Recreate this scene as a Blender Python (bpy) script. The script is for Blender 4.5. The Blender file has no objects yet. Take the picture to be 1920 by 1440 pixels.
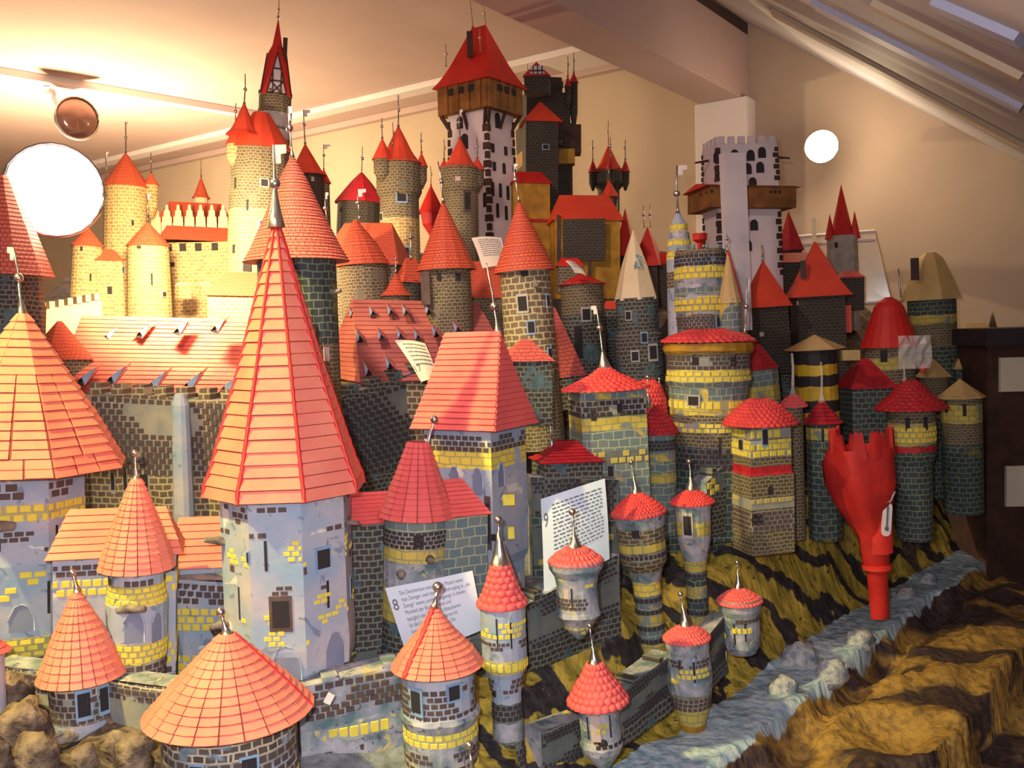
import bpy, bmesh, math, random
import numpy as np
from mathutils import Vector, Matrix, noise
random.seed(7)
PI = math.pi
F = 1700.0
C = bpy.context.scene.collection
SC = bpy.context.scene

# ------------------------------------------------------------------ camera
EYE = Vector((0, 0, 1.6))
PITCH = math.atan(100 / F)
ROLL = math.radians(-1.5)
cam_d = bpy.data.cameras.new('camera')
cam = bpy.data.objects.new('camera', cam_d)
C.objects.link(cam)
cam_d.sensor_width = 36
cam_d.lens = 36 * F / 1920
cam_d.clip_start = 0.02
R3 = Matrix.Rotation(PI / 2 - PITCH, 3, 'X') @ Matrix.Rotation(ROLL, 3, 'Z')
cam.matrix_world = Matrix.Translation(EYE) @ R3.to_4x4()
SC.camera = cam

def ray(px, py):
    return R3 @ Vector(((px - 960) / F, -(py - 720) / F, -1.0))
def W(px, py, d):
    """point that photo pixel (px,py) shows at depth d (metres along +Y)"""
    r = ray(px, py)
    return EYE + r * (d / r.y)

# ------------------------------------------------------------------ world, exposure, lights
wd = bpy.data.worlds.new('world'); SC.world = wd; wd.use_nodes = True
wd.node_tree.nodes['Background'].inputs[0].default_value = (1.0, 0.80, 0.70, 1)
wd.node_tree.nodes['Background'].inputs[1].default_value = 0.15
SC.view_settings.view_transform = 'Standard'
SC.view_settings.look = 'None'
SC.view_settings.gamma = 1
SC.view_settings.use_curve_mapping = False
SC.view_settings.exposure = 0.60

def point_light(name, loc, power, col, rad=0.03, spot=None, aim=None, blend=0.6):
    ld = bpy.data.lights.new(name, 'SPOT' if spot else 'POINT')
    ld.energy = power; ld.color = col; ld.shadow_soft_size = rad
    if spot:
        ld.spot_size = math.radians(spot); ld.spot_blend = blend
    o = bpy.data.objects.new(name, ld); C.objects.link(o); o.location = loc
    if aim is not None:
        o.rotation_euler = (Vector(aim) - Vector(loc)).to_track_quat('-Z', 'Y').to_euler()
    return o
# camera flash
point_light('flash_light', R3 @ Vector((-0.05, 0.05, 0.0)) + EYE, 28, (0.97, 0.98, 1.0), 0.012)
# halogen spots of the room, and one added overhead fill
LAMP_L = W(80, 350, 1.95)
LAMP_B = W(170, 420, 4.5)
LAMP_R = W(1545, 272, 3.55)
point_light('halogen_light', LAMP_L + Vector((0.17, 0.10, -0.02)), 52, (1.0, 0.74, 0.38), 0.05, spot=130, aim=(-.8, 2.9, 1.5), blend=.8)
point_light('wall_halogen_light', LAMP_B, 120, (1.0, 0.74, 0.40), 0.06)
point_light('far_halogen_light', LAMP_R + Vector((0, -0.08, 0)), 3.2, (1.0, 0.74, 0.48), 0.05)
point_light('overhead_fill_light', EYE + Vector((-0.5, 1.2, 1.0)), 42, (1.0, 0.74, 0.60), 0.06, spot=85, aim=(-.1, 2.5, 1.4), blend=.9)  # unseen fill spot, added to brighten the middle towers without lighting the ceiling
point_light('front_left_halogen_light', EYE + Vector((-1.25, 0.80, 1.05)), 430, (1.0, 0.84, 0.24), 0.05, spot=50, aim=(-0.55, 1.5, 1.45), blend=0.6)

# ------------------------------------------------------------------ materials
def lin(c):
    return tuple(((v / 255) / 12.92 if v / 255 <= 0.04045 else ((v / 255 + 0.055) / 1.055) ** 2.4) for v in c)
def newmat(name):
    m = bpy.data.materials.new(name); m.use_nodes = True
    nt = m.node_tree
    return m, nt, nt.nodes['Principled BSDF']
def N(nt, typ, **kw):
    n = nt.nodes.new(typ)
    for k, v in kw.items(): setattr(n, k, v)
    return n
def mix(nt, fac, a, b):
    n = N(nt, 'ShaderNodeMix', data_type='RGBA')
    for s, v in ((0, fac), (6, a), (7, b)):
        if isinstance(v, bpy.types.NodeSocket): nt.links.new(v, n.inputs[s])
        elif isinstance(v, (int, float)): n.inputs[s].default_value = v
        else: n.inputs[s].default_value = tuple(v)[:3] + (1,)
    return n.outputs[2]
def ramp(nt, src, p0, p1):
    n = N(nt, 'ShaderNodeMapRange'); n.inputs[1].default_value = p0; n.inputs[2].default_value = p1
    nt.links.new(src, n.inputs[0]); return n.outputs[0]
def noi(nt, vec, scale, detail=3, dist=0.0):
    n = N(nt, 'ShaderNodeTexNoise'); n.inputs['Scale'].default_value = scale
    n.inputs['Detail'].default_value = detail; n.inputs['Distortion'].default_value = dist
    if vec is not None: nt.links.new(vec, n.inputs['Vector'])
    return n.outputs['Fac']
def bump(nt, b, h, strength=0.4, dist=0.004):
    n = N(nt, 'ShaderNodeBump'); n.inputs['Strength'].default_value = strength; n.inputs['Distance'].default_value = dist
    nt.links.new(h, n.inputs['Height']); nt.links.new(n.outputs[0], b.inputs['Normal'])

def plain(name, a, b=None, sc=30, rough=0.8, metal=0, bs=0.3, bd=0.002, coords='Object', det=4, spk=None):
    m, nt, bs_ = newmat(name)
    bs_.inputs['Roughness'].default_value = rough; bs_.inputs['Metallic'].default_value = metal
    tc = N(nt, 'ShaderNodeTexCoord').outputs[coords]
    n = noi(nt, tc, sc, det)
    c_ = mix(nt, ramp(nt, n, 0.35, 0.65), a, b or a)
    if spk:
        c_ = mix(nt, ramp(nt, noi(nt, tc, sc * 2.2, 5, 1.5), 0.60, 0.66), c_, spk[0])
        c_ = mix(nt, ramp(nt, noi(nt, tc, sc * 1.3, 3, 1.0), 0.64, 0.68), c_, spk[1])
    nt.links.new(c_, bs_.inputs['Base Color'])
    bump(nt, bs_, noi(nt, tc, sc * 3, 3), bs, bd)
    return m
def bricky(name, b1, b2, mortar, plaster=None, thr=0.5, bw=0.015, bh=0.010, ms=0.0014, patch=18, bs=0.5, plaster2=None, rough=0.8):
    """masonry on UV in metres: joints recessed, plaster patches over it"""
    m, nt, bs_ = newmat(name)
    bs_.inputs['Roughness'].default_value = rough
    uv = N(nt, 'ShaderNodeTexCoord').outputs['UV']
    nn = N(nt, 'ShaderNodeTexNoise'); nn.inputs['Scale'].default_value = 25; nt.links.new(uv, nn.inputs['Vector'])
    vm = N(nt, 'ShaderNodeVectorMath', operation='SCALE'); vm.inputs['Scale'].default_value = 0.010
    nt.links.new(nn.outputs['Color'], vm.inputs[0])
    va = N(nt, 'ShaderNodeVectorMath', operation='ADD'); nt.links.new(uv, va.inputs[0]); nt.links.new(vm.outputs[0], va.inputs[1])
    bt = N(nt, 'ShaderNodeTexBrick'); bt.inputs['Scale'].default_value = 1
    bt.inputs['Brick Width'].default_value = bw; bt.inputs['Row Height'].default_value = bh
    bt.inputs['Mortar Size'].default_value = ms; bt.inputs['Mortar Smooth'].default_value = 0.2
    bt.inputs['Color1'].default_value = tuple(b1) + (1,); bt.inputs['Color2'].default_value = tuple(b2) + (1,)
    bt.inputs['Mortar'].default_value = tuple(mortar) + (1,)
    nt.links.new(va.outputs[0], bt.inputs['Vector'])
    col = bt.outputs['Color']
    if plaster is not None:
        f = ramp(nt, noi(nt, uv, patch, 2, 0.6), thr - 0.03, thr + 0.03)
        pl = mix(nt, ramp(nt, noi(nt, uv, 55, 5), 0.35, 0.65), plaster, plaster2 or plaster)
        col = mix(nt, f, col, pl)
    nt.links.new(col, bs_.inputs['Base Color'])
    inv = N(nt, 'ShaderNodeMath', operation='SUBTRACT'); inv.inputs[0].default_value = 1.0
    nt.links.new(bt.outputs['Fac'], inv.inputs[1])
    bump(nt, bs_, inv.outputs[0], bs, 0.002)
    return m

M = {}
blueg = lin((164, 170, 190)); bluem = lin((138, 160, 186)); mauve = lin((184, 176, 184)); teal = lin((92, 116, 124))
brown = lin((100, 78, 72)); brown2 = lin((78, 62, 60)); yel = lin((236, 212, 84)); yel2 = lin((208, 186, 88))
beige = lin((190, 176, 150))
M['plaster'] = plain('blue_grey_plaster', mauve, bluem, 14, 0.8, bs=0.5, bd=0.003, spk=(lin((122, 132, 156)), lin((214, 206, 200))))
M['plaster2'] = plain('mottled_plaster', mauve, teal, 30, 0.8, bs=0.6, bd=0.003, spk=(lin((84, 92, 104)), lin((200, 180, 120))))
M['brown_brick'] = plain('brown_brick_paint', brown, brown2, 60, 0.75)
M['dark_brick'] = plain('dark_brick_paint', lin((70, 56, 58)), lin((52, 46, 52)), 60, 0.75)
M['yellow_brick'] = plain('yellow_brick_paint', lin((244, 222, 70)), lin((222, 196, 84)), 50, 0.7)
M['yellow_dull'] = plain('dull_yellow_paint', yel2, lin((176, 160, 90)), 40, 0.75)
M['brk'] = bricky('brown_masonry', brown, brown2, beige, blueg, 0.62, plaster2=teal)
M['brkd'] = bricky('dark_masonry', lin((70, 58, 56)), lin((56, 50, 50)), lin((118, 122, 110)), teal, 0.60, plaster2=lin((70, 86, 96)))
M['brkg'] = bricky('old_masonry', lin((104, 88, 66)), lin((84, 72, 58)), lin((150, 140, 112)), lin((110, 104, 92)), 0.66, bw=0.013, bh=0.008, ms=0.0010)
M['tanb'] = bricky('tan_masonry', lin((176, 146, 96)), lin((150, 122, 82)), lin((206, 184, 134)), None, bw=0.018, bh=0.010)
M['hallb'] = bricky('hall_masonry', lin((118, 96, 80)), lin((98, 80, 70)), lin((176, 166, 130)), None, bw=0.021, bh=0.014, ms=0.002)
M['teal'] = bricky('teal_masonry', lin((96, 116, 126)), lin((112, 124, 122)), lin((166, 168, 140)), lin((176, 160, 92)), 0.66, bw=0.022, bh=0.016, ms=0.0012, patch=14, plaster2=lin((214, 186, 84)))
M['teald'] = bricky('dark_teal_masonry', lin((62, 76, 82)), lin((56, 62, 66)), lin((120, 130, 106)), lin((150, 132, 60)), 0.68, bw=0.02, bh=0.014, patch=14, plaster2=lin((96, 100, 60)))
M['yel'] = bricky('yellow_masonry', yel, lin((224, 196, 78)), lin((176, 166, 110)), blueg, 0.64, bw=0.022, bh=0.013, bs=0.4)
M['ydull'] = bricky('dull_yellow_masonry', lin((206, 182, 84)), lin((190, 166, 80)), lin((150, 150, 104)), lin((128, 138, 130)), 0.63, bw=0.024, bh=0.015)
M['black'] = plain('black_paint', lin((52, 40, 42)), lin((38, 32, 40)), 30, 0.7)
M['dark'] = bricky('near_black_masonry', lin((58, 44, 40)), lin((44, 38, 40)), lin((76, 72, 60)), None, bw=0.014, bh=0.009)
M['joint'] = plain('pale_joint_plaster', lin((164, 156, 140)), lin((136, 138, 138)), 24, 0.85, bs=.5)
M['jointd'] = plain('grey_joint_plaster', lin((112, 116, 108)), lin((92, 98, 100)), 24, 0.85, bs=.5)
M['jointy'] = plain('ochre_joint_plaster', lin((184, 172, 112)), lin((160, 156, 128)), 24, 0.85, bs=.5)
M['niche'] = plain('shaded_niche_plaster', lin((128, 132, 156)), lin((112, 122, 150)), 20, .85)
JOINT = {'brk': 'joint', 'brkg': 'joint', 'hallb': 'joint', 'brkd': 'jointd', 'teald': 'jointd', 'teal': 'jointd', 'yel': 'jointy', 'ydull': 'jointy'}
M['white'] = plain('white_plaster', lin((226, 214, 216)), lin((206, 192, 200)), 8, 0.85)
M['wood'] = plain('brown_wood', lin((150, 98, 44)), lin((112, 70, 32)), 22, 0.7)
M['woodd'] = plain('dark_wood', lin((74, 44, 34)), lin((54, 32, 28)), 22, 0.7)
M['ochre'] = plain('ochre_paint', lin((190, 140, 34)), lin((150, 106, 26)), 25, 0.7)
M['log'] = plain('grey_driftwood', lin((150, 134, 122)), lin((94, 84, 82)), 60, 0.85, bs=0.8, bd=0.003)
def tiles(name, c1, c2, seam, bw=0.016, bh=0.012, ms=0.0012, bs=0.6, rough=0.6):
    return bricky(name, lin(c1), lin(c2), lin(seam), None, bw=bw, bh=bh, ms=ms, bs=bs, rough=rough)
M['salmon'] = plain('salmon_roof_paint', lin((246, 142, 118)), lin((238, 122, 106)), 16, 0.6, bs=0.4)
M['seam'] = plain('brown_red_seam', lin((150, 66, 58)), lin((132, 54, 52)), 16, 0.8)
M['pinkroof'] = plain('coral_roof_paint', lin((240, 104, 100)), lin((226, 90, 92)), 16, 0.6, bs=0.4)
M['ridge_red'] = plain('red_ridge_paint', lin((222, 52, 48)), lin((204, 44, 50)), 20, 0.45)
M['crimson'] = plain('crimson_roof_paint', lin((222, 66, 66)), lin((196, 52, 60)), 30, 0.6, bs=0.6)
M['t_salmon'] = tiles('fine_salmon_tiles', (232, 116, 92), (224, 104, 84), (150, 70, 66), 0.012, 0.010)
M['t_orange'] = tiles('fine_orange_tiles', (222, 96, 62), (214, 90, 60), (168, 66, 50), 0.012, 0.009)
M['t_pink'] = tiles('fine_pink_tiles', (214, 92, 84), (200, 84, 80), (142, 58, 62), 0.02, 0.010)
M['hall_tile'] = plain('hall_tile_paint', lin((226, 116, 94)), lin((204, 96, 84)), 14, 0.65)
M['mauve_tile'] = plain('mauve_tile_paint', lin((186, 104, 96)), lin((168, 90, 88)), 14, 0.65)
M['red'] = plain('red_card', lin((214, 40, 32)), lin((196, 34, 32)), 10, 0.55, bs=0.15)
M['orange'] = plain('orange_red_card', lin((222, 74, 48)), lin((208, 64, 42)), 12, 0.6, bs=0.15)
M['crim2'] = plain('deep_red_paint', lin((196, 34, 42)), lin((168, 30, 46)), 60, 0.6, bs=0.7)
M['tanroof'] = plain('tan_card', lin((206, 174, 118)), lin((190, 158, 104)), 14, 0.8, bs=0.1)
M['cream'] = plain('cream_card', lin((226, 206, 170)), lin((214, 192, 152)), 10, 0.8, bs=0.1)
M['metal'] = plain('pewter_metal', lin((206, 202, 200)), lin((188, 184, 184)), 20, 0.32, 1.0, bs=0.05)
M['flag'] = plain('pale_flag', lin((236, 224, 214)), lin((222, 206, 196)), 20, 0.6)
M['paper'] = plain('white_paper', lin((212, 222, 238)), lin((206, 216, 232)), 4, 0.8, bs=0.05)
M['paperw'] = plain('cream_paper', lin((222, 208, 190)), lin((214, 200, 182)), 4, 0.8, bs=0.05)
M['ink'] = plain('grey_ink', lin((92, 92, 104)), None, 4, 0.9)
M['blueink'] = plain('blue_print', lin((90, 160, 184)), None, 4, 0.9)
M['hole'] = plain('dark_opening', lin((44, 38, 42)), None, 10, 0.9)
M['glassblue'] = plain('pale_blue_shutter', lin((150, 176, 206)), lin((120, 150, 184)), 20, 0.4)
M['stonepale'] = plain('pale_stone_frame', lin((186, 178, 170)), lin((160, 156, 156)), 40, 0.85)
M['plaster_room'] = plain('room_plaster', lin((196, 170, 168)), lin((190, 164, 160)), 3, 0.9, bs=0.08)
M['wall_room'] = plain('wall_paint', lin((196, 176, 156)), lin((188, 168, 150)), 3, 0.9, bs=0.08)
M['white_trim'] = plain('white_trim_paint', lin((226, 216, 220)), None, 3, 0.6, bs=0.03)
M['slope_room'] = plain('slope_lining', lin((190, 184, 188)), lin((164, 158, 168)), 1.5, 0.7, bs=0.1)
M['batten_lav'] = plain('lavender_batten', lin((172, 170, 196)), None, 3, 0.6)
M['batten_sand'] = plain('sand_batten', lin((196, 172, 146)), None, 3, 0.7)
M['redplastic'] = plain('red_plastic', lin((220, 44, 34)), lin((180, 30, 30)), 14, 0.7, bs=0.3, bd=0.004)
M['bee_y'] = plain('bee_yellow', lin((226, 186, 46)), lin((200, 158, 44)), 30, 0.6)
def emis(name, col, s):
    m, nt, b = newmat(name); b.inputs['Base Color'].default_value = (1, 1, 1, 1)
    b.inputs['Emission Color'].default_value = tuple(col) + (1,); b.inputs['Emission Strength'].default_value = s
    return m
M['bulb'] = emis('lit_halogen_glass', (1.0, 0.86, 0.55), 22)
m, nt, b = newmat('clear_plastic'); b.inputs['Base Color'].default_value = (0.9, 0.85, 0.8, 1)
b.inputs['Roughness'].default_value = 0.15; b.inputs['Alpha'].default_value = 0.28; M['clear'] = m
m, nt, b = newmat('lamp_glass'); b.inputs['Base Color'].default_value = (0.42, 0.24, 0.20, 1)
b.inputs['Roughness'].default_value = 0.1; b.inputs['Metallic'].default_value = 0.5; M['lampglass'] = m

# ------------------------------------------------------------------ mesh helpers
def new_obj(name, verts, faces, mat, parent=None, uvs=None, fmats=None, mats=None, smooth=False):
    me = bpy.data.meshes.new(name)
    me.from_pydata([tuple(v) for v in verts], [], faces)
    for mm in (mats or [mat]): me.materials.append(M[mm] if isinstance(mm, str) else mm)
    if uvs:
        ul = me.uv_layers.new(name='UVMap')
        flat = [c for f in uvs for uv in f for c in uv]
        ul.data.foreach_set('uv', flat)
    if fmats: me.polygons.foreach_set('material_index', fmats)
    if smooth: me.polygons.foreach_set('use_smooth', [True] * len(me.polygons))
    me.update()
    o = bpy.data.objects.new(name, me); C.objects.link(o)
    if parent: o.parent = parent
    return o
class MB:
    def __init__(s): s.v = []; s.f = []; s.uv = []; s.m = []
    def add(s, vs, fs, mi=0, uv=None):
        n = len(s.v); s.v += [Vector(v) for v in vs]
        for k, f in enumerate(fs):
            s.f.append(tuple(i + n for i in f)); s.m.append(mi)
            s.uv.append(uv[k] if uv else [(s.v[i + n].x, s.v[i + n].z) for i in f])
    def box(s, c, h, mi=0, mat=None):
        vs = [Vector((c[0] + a * h[0], c[1] + b * h[1], c[2] + e * h[2])) for a in (-1, 1) for b in (-1, 1) for e in (-1, 1)]
        if mat: vs = [mat @ v for v in vs]
        s.add(vs, [(0, 1, 3, 2), (4, 6, 7, 5), (0, 4, 5, 1), (2, 3, 7, 6), (0, 2, 6, 4), (1, 5, 7, 3)], mi)
    def tube(s, pts, rads, n=10, mi=0, cap=True):
        pts = [Vector(p) for p in pts]; base = len(s.v)
        for k, p in enumerate(pts):
            t = (pts[min(k + 1, len(pts) - 1)] - pts[max(k - 1, 0)]).normalized()
            a = t.cross(Vector((0.3, 1, 0.1))).normalized(); b = t.cross(a)
            for i in range(n):
                an = 2 * PI * i / n
                s.v.append(p + (a * math.cos(an) + b * math.sin(an)) * rads[k])
        for k in range(len(pts) - 1):
            for i in range(n):
                j = (i + 1) % n
                f = (base + k * n + i, base + k * n + j, base + (k + 1) * n + j, base + (k + 1) * n + i)
                s.f.append(f); s.m.append(mi); s.uv.append([(s.v[q].x, s.v[q].z) for q in f])
        if cap:
            for k0 in (0, (len(pts) - 1) * n):
                f = tuple(base + k0 + i for i in range(n)); s.f.append(f); s.m.append(mi); s.uv.append([(0, 0)] * n)
    def ball(s, c, r, nu=10, nv=7, mi=0, sc=(1, 1, 1)):
        c = Vector(c); base = len(s.v)
        for j in range(nv + 1):
            ph = PI * j / nv
            for i in range(nu):
                th = 2 * PI * i / nu
                s.v.append(c + Vector((r * sc[0] * math.sin(ph) * math.cos(th), r * sc[1] * math.sin(ph) * math.sin(th), r * sc[2] * math.cos(ph))))
        for j in range(nv):
            for i in range(nu):
                k = (i + 1) % nu
                f = (base + j * nu + i, base + (j + 1) * nu + i, base + (j + 1) * nu + k, base + j * nu + k)
                s.f.append(f); s.m.append(mi); s.uv.append([(0, 0)] * 4)
    def build(s, name, mats, parent=None, smooth=False):
        if isinstance(mats, str): mats = [mats]
        return new_obj(name, s.v, s.f, None, parent, s.uv, s.m, mats, smooth)

LABELS = set()
def tag(o, label, cat, group=None):
    if label in LABELS and not group: print('DUPLICATE LABEL', label)
    LABELS.add(label)
    o['label'] = label; o['category'] = cat
    if group: o['group'] = group
    return o
def root(name, label, cat, mw, group=None):
    o = bpy.data.objects.new(name, None); C.objects.link(o)
    o.empty_display_size = 0.05
    o.matrix_world = mw
    return tag(o, label, cat, group)

BRICK_ME = {}
def brick_mesh(mat):
    if mat not in BRICK_ME:
        me = bpy.data.meshes.new('brick')
        a, b = 0.5, 0.42
        vs = [(-a, 0, -a), (a, 0, -a), (a, 0, a), (-a, 0, a), (-b, -1, -b), (b, -1, -b), (b, -1, b), (-b, -1, b)]
        me.from_pydata(vs, [], [(4, 5, 6, 7), (0, 1, 5, 4), (1, 2, 6, 5), (2, 3, 7, 6), (3, 0, 4, 7), (3, 2, 1, 0)])
        me.materials.append(M[mat]); BRICK_ME[mat] = me
    return BRICK_ME[mat]

BRICKS = [0]; STUFF = {}
def add_brick(me, mt, par, na, pos, w, h, th):
    BRICKS[0] += 1
    if BRICKS[0] <= 290: return place_piece(me, 'brick', par, na, pos, w, h, th)
    mb = STUFF.setdefault(mt, MB()); mt4 = Matrix.Translation(pos) @ Matrix.Rotation(na + PI / 2, 4, 'Z') @ Matrix.Diagonal((w, th, h, 1))
    mb.add([mt4 @ v.co for v in me.vertices], [tuple(p.vertices) for p in me.polygons])
def flush_bricks(par):
    for k, mb in STUFF.items():
        o = mb.build('bricks', [k], par); o['kind'] = 'stuff'
    STUFF.clear()
def interp(prof, y):
    if y <= prof[0][0]: return prof[0][1]
    for (a, ra), (b, rb) in zip(prof, prof[1:]):
        if y <= b: return ra + (rb - ra) * (y - a) / (b - a + 1e-9)
    return prof[-1][1]

def cross(n, rot, fc):
    """unit cross-section; n = number of sides or ('rect', depth ratio)"""
    if isinstance(n, tuple):
        a = n[1]; yaw = fc + PI / 2 + math.radians(rot)
        pts = []
        for x, y in ((-1, -a), (1, -a), (1, a), (-1, a)):
            pts.append(Vector((x * math.cos(yaw) - y * math.sin(yaw), x * math.sin(yaw) + y * math.cos(yaw), 0)))
        return pts
    return [Vector((math.cos(fc + math.radians(rot) + 2 * PI * i / n), math.sin(fc + math.radians(rot) + 2 * PI * i / n), 0)) for i in range(n)]

def shell_hit(cs, ang):
    """distance from axis to unit cross-section polygon along ang, and the facet normal angle"""
    dx, dy = math.cos(ang), math.sin(ang)
    for i in range(len(cs)):
        p, q = cs[i], cs[(i + 1) % len(cs)]
        ex, ey = q.x - p.x, q.y - p.y
        den = dx * ey - dy * ex
        if abs(den) < 1e-9: continue
        t = (p.x * ey - p.y * ex) / den; u = (p.x * dy - p.y * dx) / den
        if t > 0 and -1e-6 <= u <= 1 + 1e-6:
            return t, math.atan2(-ex, ey)
    return 1.0, ang

def front_hit(cs, r, fc, dx):
    la = Vector((-math.sin(fc), math.cos(fc), 0)); di = Vector((math.cos(fc), math.sin(fc), 0)); best = None
    for i in range(len(cs)):
        p, q = cs[i] * r, cs[(i + 1) % len(cs)] * r
        a, b = p.dot(la) - dx, q.dot(la) - dx
        if a * b > 0 or abs(a - b) < 1e-9: continue
        f = a / (a - b); h = p.lerp(q, f); t = h.dot(di); e = q - p
        if best is None or t > best[0]: best = (t, h, math.atan2(-e.x, e.y))
    if best is None:
        return di * r + la * dx * .5, fc
    return best[1], best[2]

def place_piece(me, name, parent, ang_n, pos, w, h, th):
    o = bpy.data.objects.new(name, me); C.objects.link(o); o.parent = parent
    o.matrix_local = Matrix.Translation(pos) @ Matrix.Rotation(ang_n + PI / 2, 4, 'Z') @ Matrix.Diagonal((w, th, h, 1))
    return o

def build_roof(T, roof, y2z, s, fc, y_eave, y_apex):
    n = roof.get('n', 24); rot = roof.get('rot', 0); r = roof['r'] * s
    cs = cross(n, rot, fc)
    z0, z1 = y2z(y_eave), y2z(y_apex)
    rg = roof.get('ridge', 0)
    tops = [Vector((0, 0, 0))] * len(cs)
    if isinstance(n, tuple):
        ax = (cs[1] - cs[0]) / 2
        if rg < 0:
            ax = (cs[2] - cs[1]) / 2; rg = -rg
            tops = [-ax * rg, -ax * rg, ax * rg, ax * rg]
        else: tops = [-ax * rg, ax * rg, ax * rg, -ax * rg]
    elif roof.get('topr'):
        tops = [c * roof['topr'] for c in cs]
    prof = roof.get('prof') or [(0, 1), (1, 0)]
    off = Vector(roof.get('off', (0, 0, 0))) * s
    sk = roof.get('skew', 0) * s
    def S(i, t):
        g = interp(prof, t); i %= len(cs)
        p = (cs[i] * g + tops[i] * (1 - g)) * r
        side = cs[i].dot(Vector((-math.sin(fc), math.cos(fc), 0)))
        return Vector((p.x, p.y, z0 + (z1 - z0) * t + side * sk * g)) + off * t
    rows = roof.get('rows', 12); mode = roof.get('mode', 'smooth'); th = roof.get('th', 3) * s
    mb = MB(); K = len(cs)
    sub = max(rows, 8) if mode == 'smooth' else rows
    slope_len = math.hypot(r, z1 - z0)
    base = [[S(i, j / sub) for i in range(K)] for j in range(sub + 1)]
    acc = [0]
    for i in range(K): acc.append(acc[-1] + (base[0][(i + 1) % K] - base[0][i]).length)
    for j in range(sub):
        g0, g1 = interp(prof, j / sub), interp(prof, (j + 1) / sub)
        for i in range(K):
            a, b_, c, d = base[j][i], base[j][(i + 1) % K], base[j + 1][(i + 1) % K], base[j + 1][i]
            v0, v1 = slope_len * j / sub, slope_len * (j + 1) / sub
            st = mode == 'smooth' and roof.get('step')
            if st:
                nn = (b_ - a).cross(d - a)
                if nn.length > 1e-12: nn = nn.normalized() * roof['step'] * s
                a = a + nn; b_ = b_ + nn
            mb.add([a, b_, c, d], [(0, 1, 2, 3)], 0, [[(acc[i], v0), (acc[i + 1], v0), (acc[i + 1], v1), (acc[i], v1)]])
            if st: mb.add([a, b_, a - nn, b_ - nn], [(0, 2, 3, 1)], 0, [[(0, 0)] * 4])
    # underside
    cz = Vector((0, 0, z0))
    for i in range(K):
        mb.add([base[0][i], base[0][(i + 1) % K], cz + Vector((0, 0, 4 * s))], [(2, 1, 0)], 0, [[(0, 0)] * 3])
    if roof.get('topr'):
        mb.add(base[sub], [tuple(range(K))], 0, [[(0, 0)] * K])
    ro = mb.build('roof', [roof.get('mat', 'salmon') if mode != 'tiles' else 'seam'], T, smooth=False)
    if mode == 'tiles':
        k = roof.get('k', 1); tm = roof.get('tmat', roof.get('mat', 'salmon')); cnt = 0
        jit = roof.get('jit', 0.25)
        J = MB()
        for j in range(rows):
            t0, t1 = j / rows, (j + 1) / rows
            kk = max(1, round(k * (interp(prof, t0) * 0.75 + 0.25))) if k > 1 else 1
            for i in range(K):
                if rg == 0 and isinstance(n, tuple): pass
                for q in range(kk):
                    A = S(i, t0).lerp(S(i + 1, t0), q / kk); B = S(i, t0).lerp(S(i + 1, t0), (q + 1) / kk)
                    D = S(i, t1).lerp(S(i + 1, t1), q / kk); E = S(i, t1).lerp(S(i + 1, t1), (q + 1) / kk)
                    if (B - A).length < 1e-5: continue
                    nn = (B - A).cross(D - A)
                    if nn.length < 1e-12: continue
                    nn.normalize(); w = (B - A)
                    g = roof.get('gap', 0.04) if kk > 1 or K > 12 else 0.0
                    dn = (A - D) * (roof.get('lap', -0.05) + random.uniform(-.05, .06) * jit)
                    A2, B2 = A + w * g + dn, B - w * g + dn
                    th2 = th * (1 + random.uniform(-.4, .4) * jit)
                    mid = (A2 + B2) / 2 + (A - D) * 0.05 * (1 if K > 12 else 0)
                    vs = [A2, mid, B2, E - (E - D) * g, D + (E - D) * g,
                          A2 + nn * th2, mid + nn * th2, B2 + nn * th2, E - (E - D) * g + nn * th2 * .15, D + (E - D) * g + nn * th2 * .15]
                    fs = [(5, 6, 7, 8, 9), (0, 1, 6, 5), (1, 2, 7, 6), (2, 3, 8, 7), (4, 0, 5, 9), (4, 3, 2, 1, 0)]
                    cnt += 1
                    if cnt <= 300 and not roof.get('join'):
                        new_obj('roof_tile', vs, fs, tm, ro)
                    else: J.add(vs, fs)
        if J.v:
            o = J.build('roof_tiles', [tm], ro); o['kind'] = 'stuff'
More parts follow.
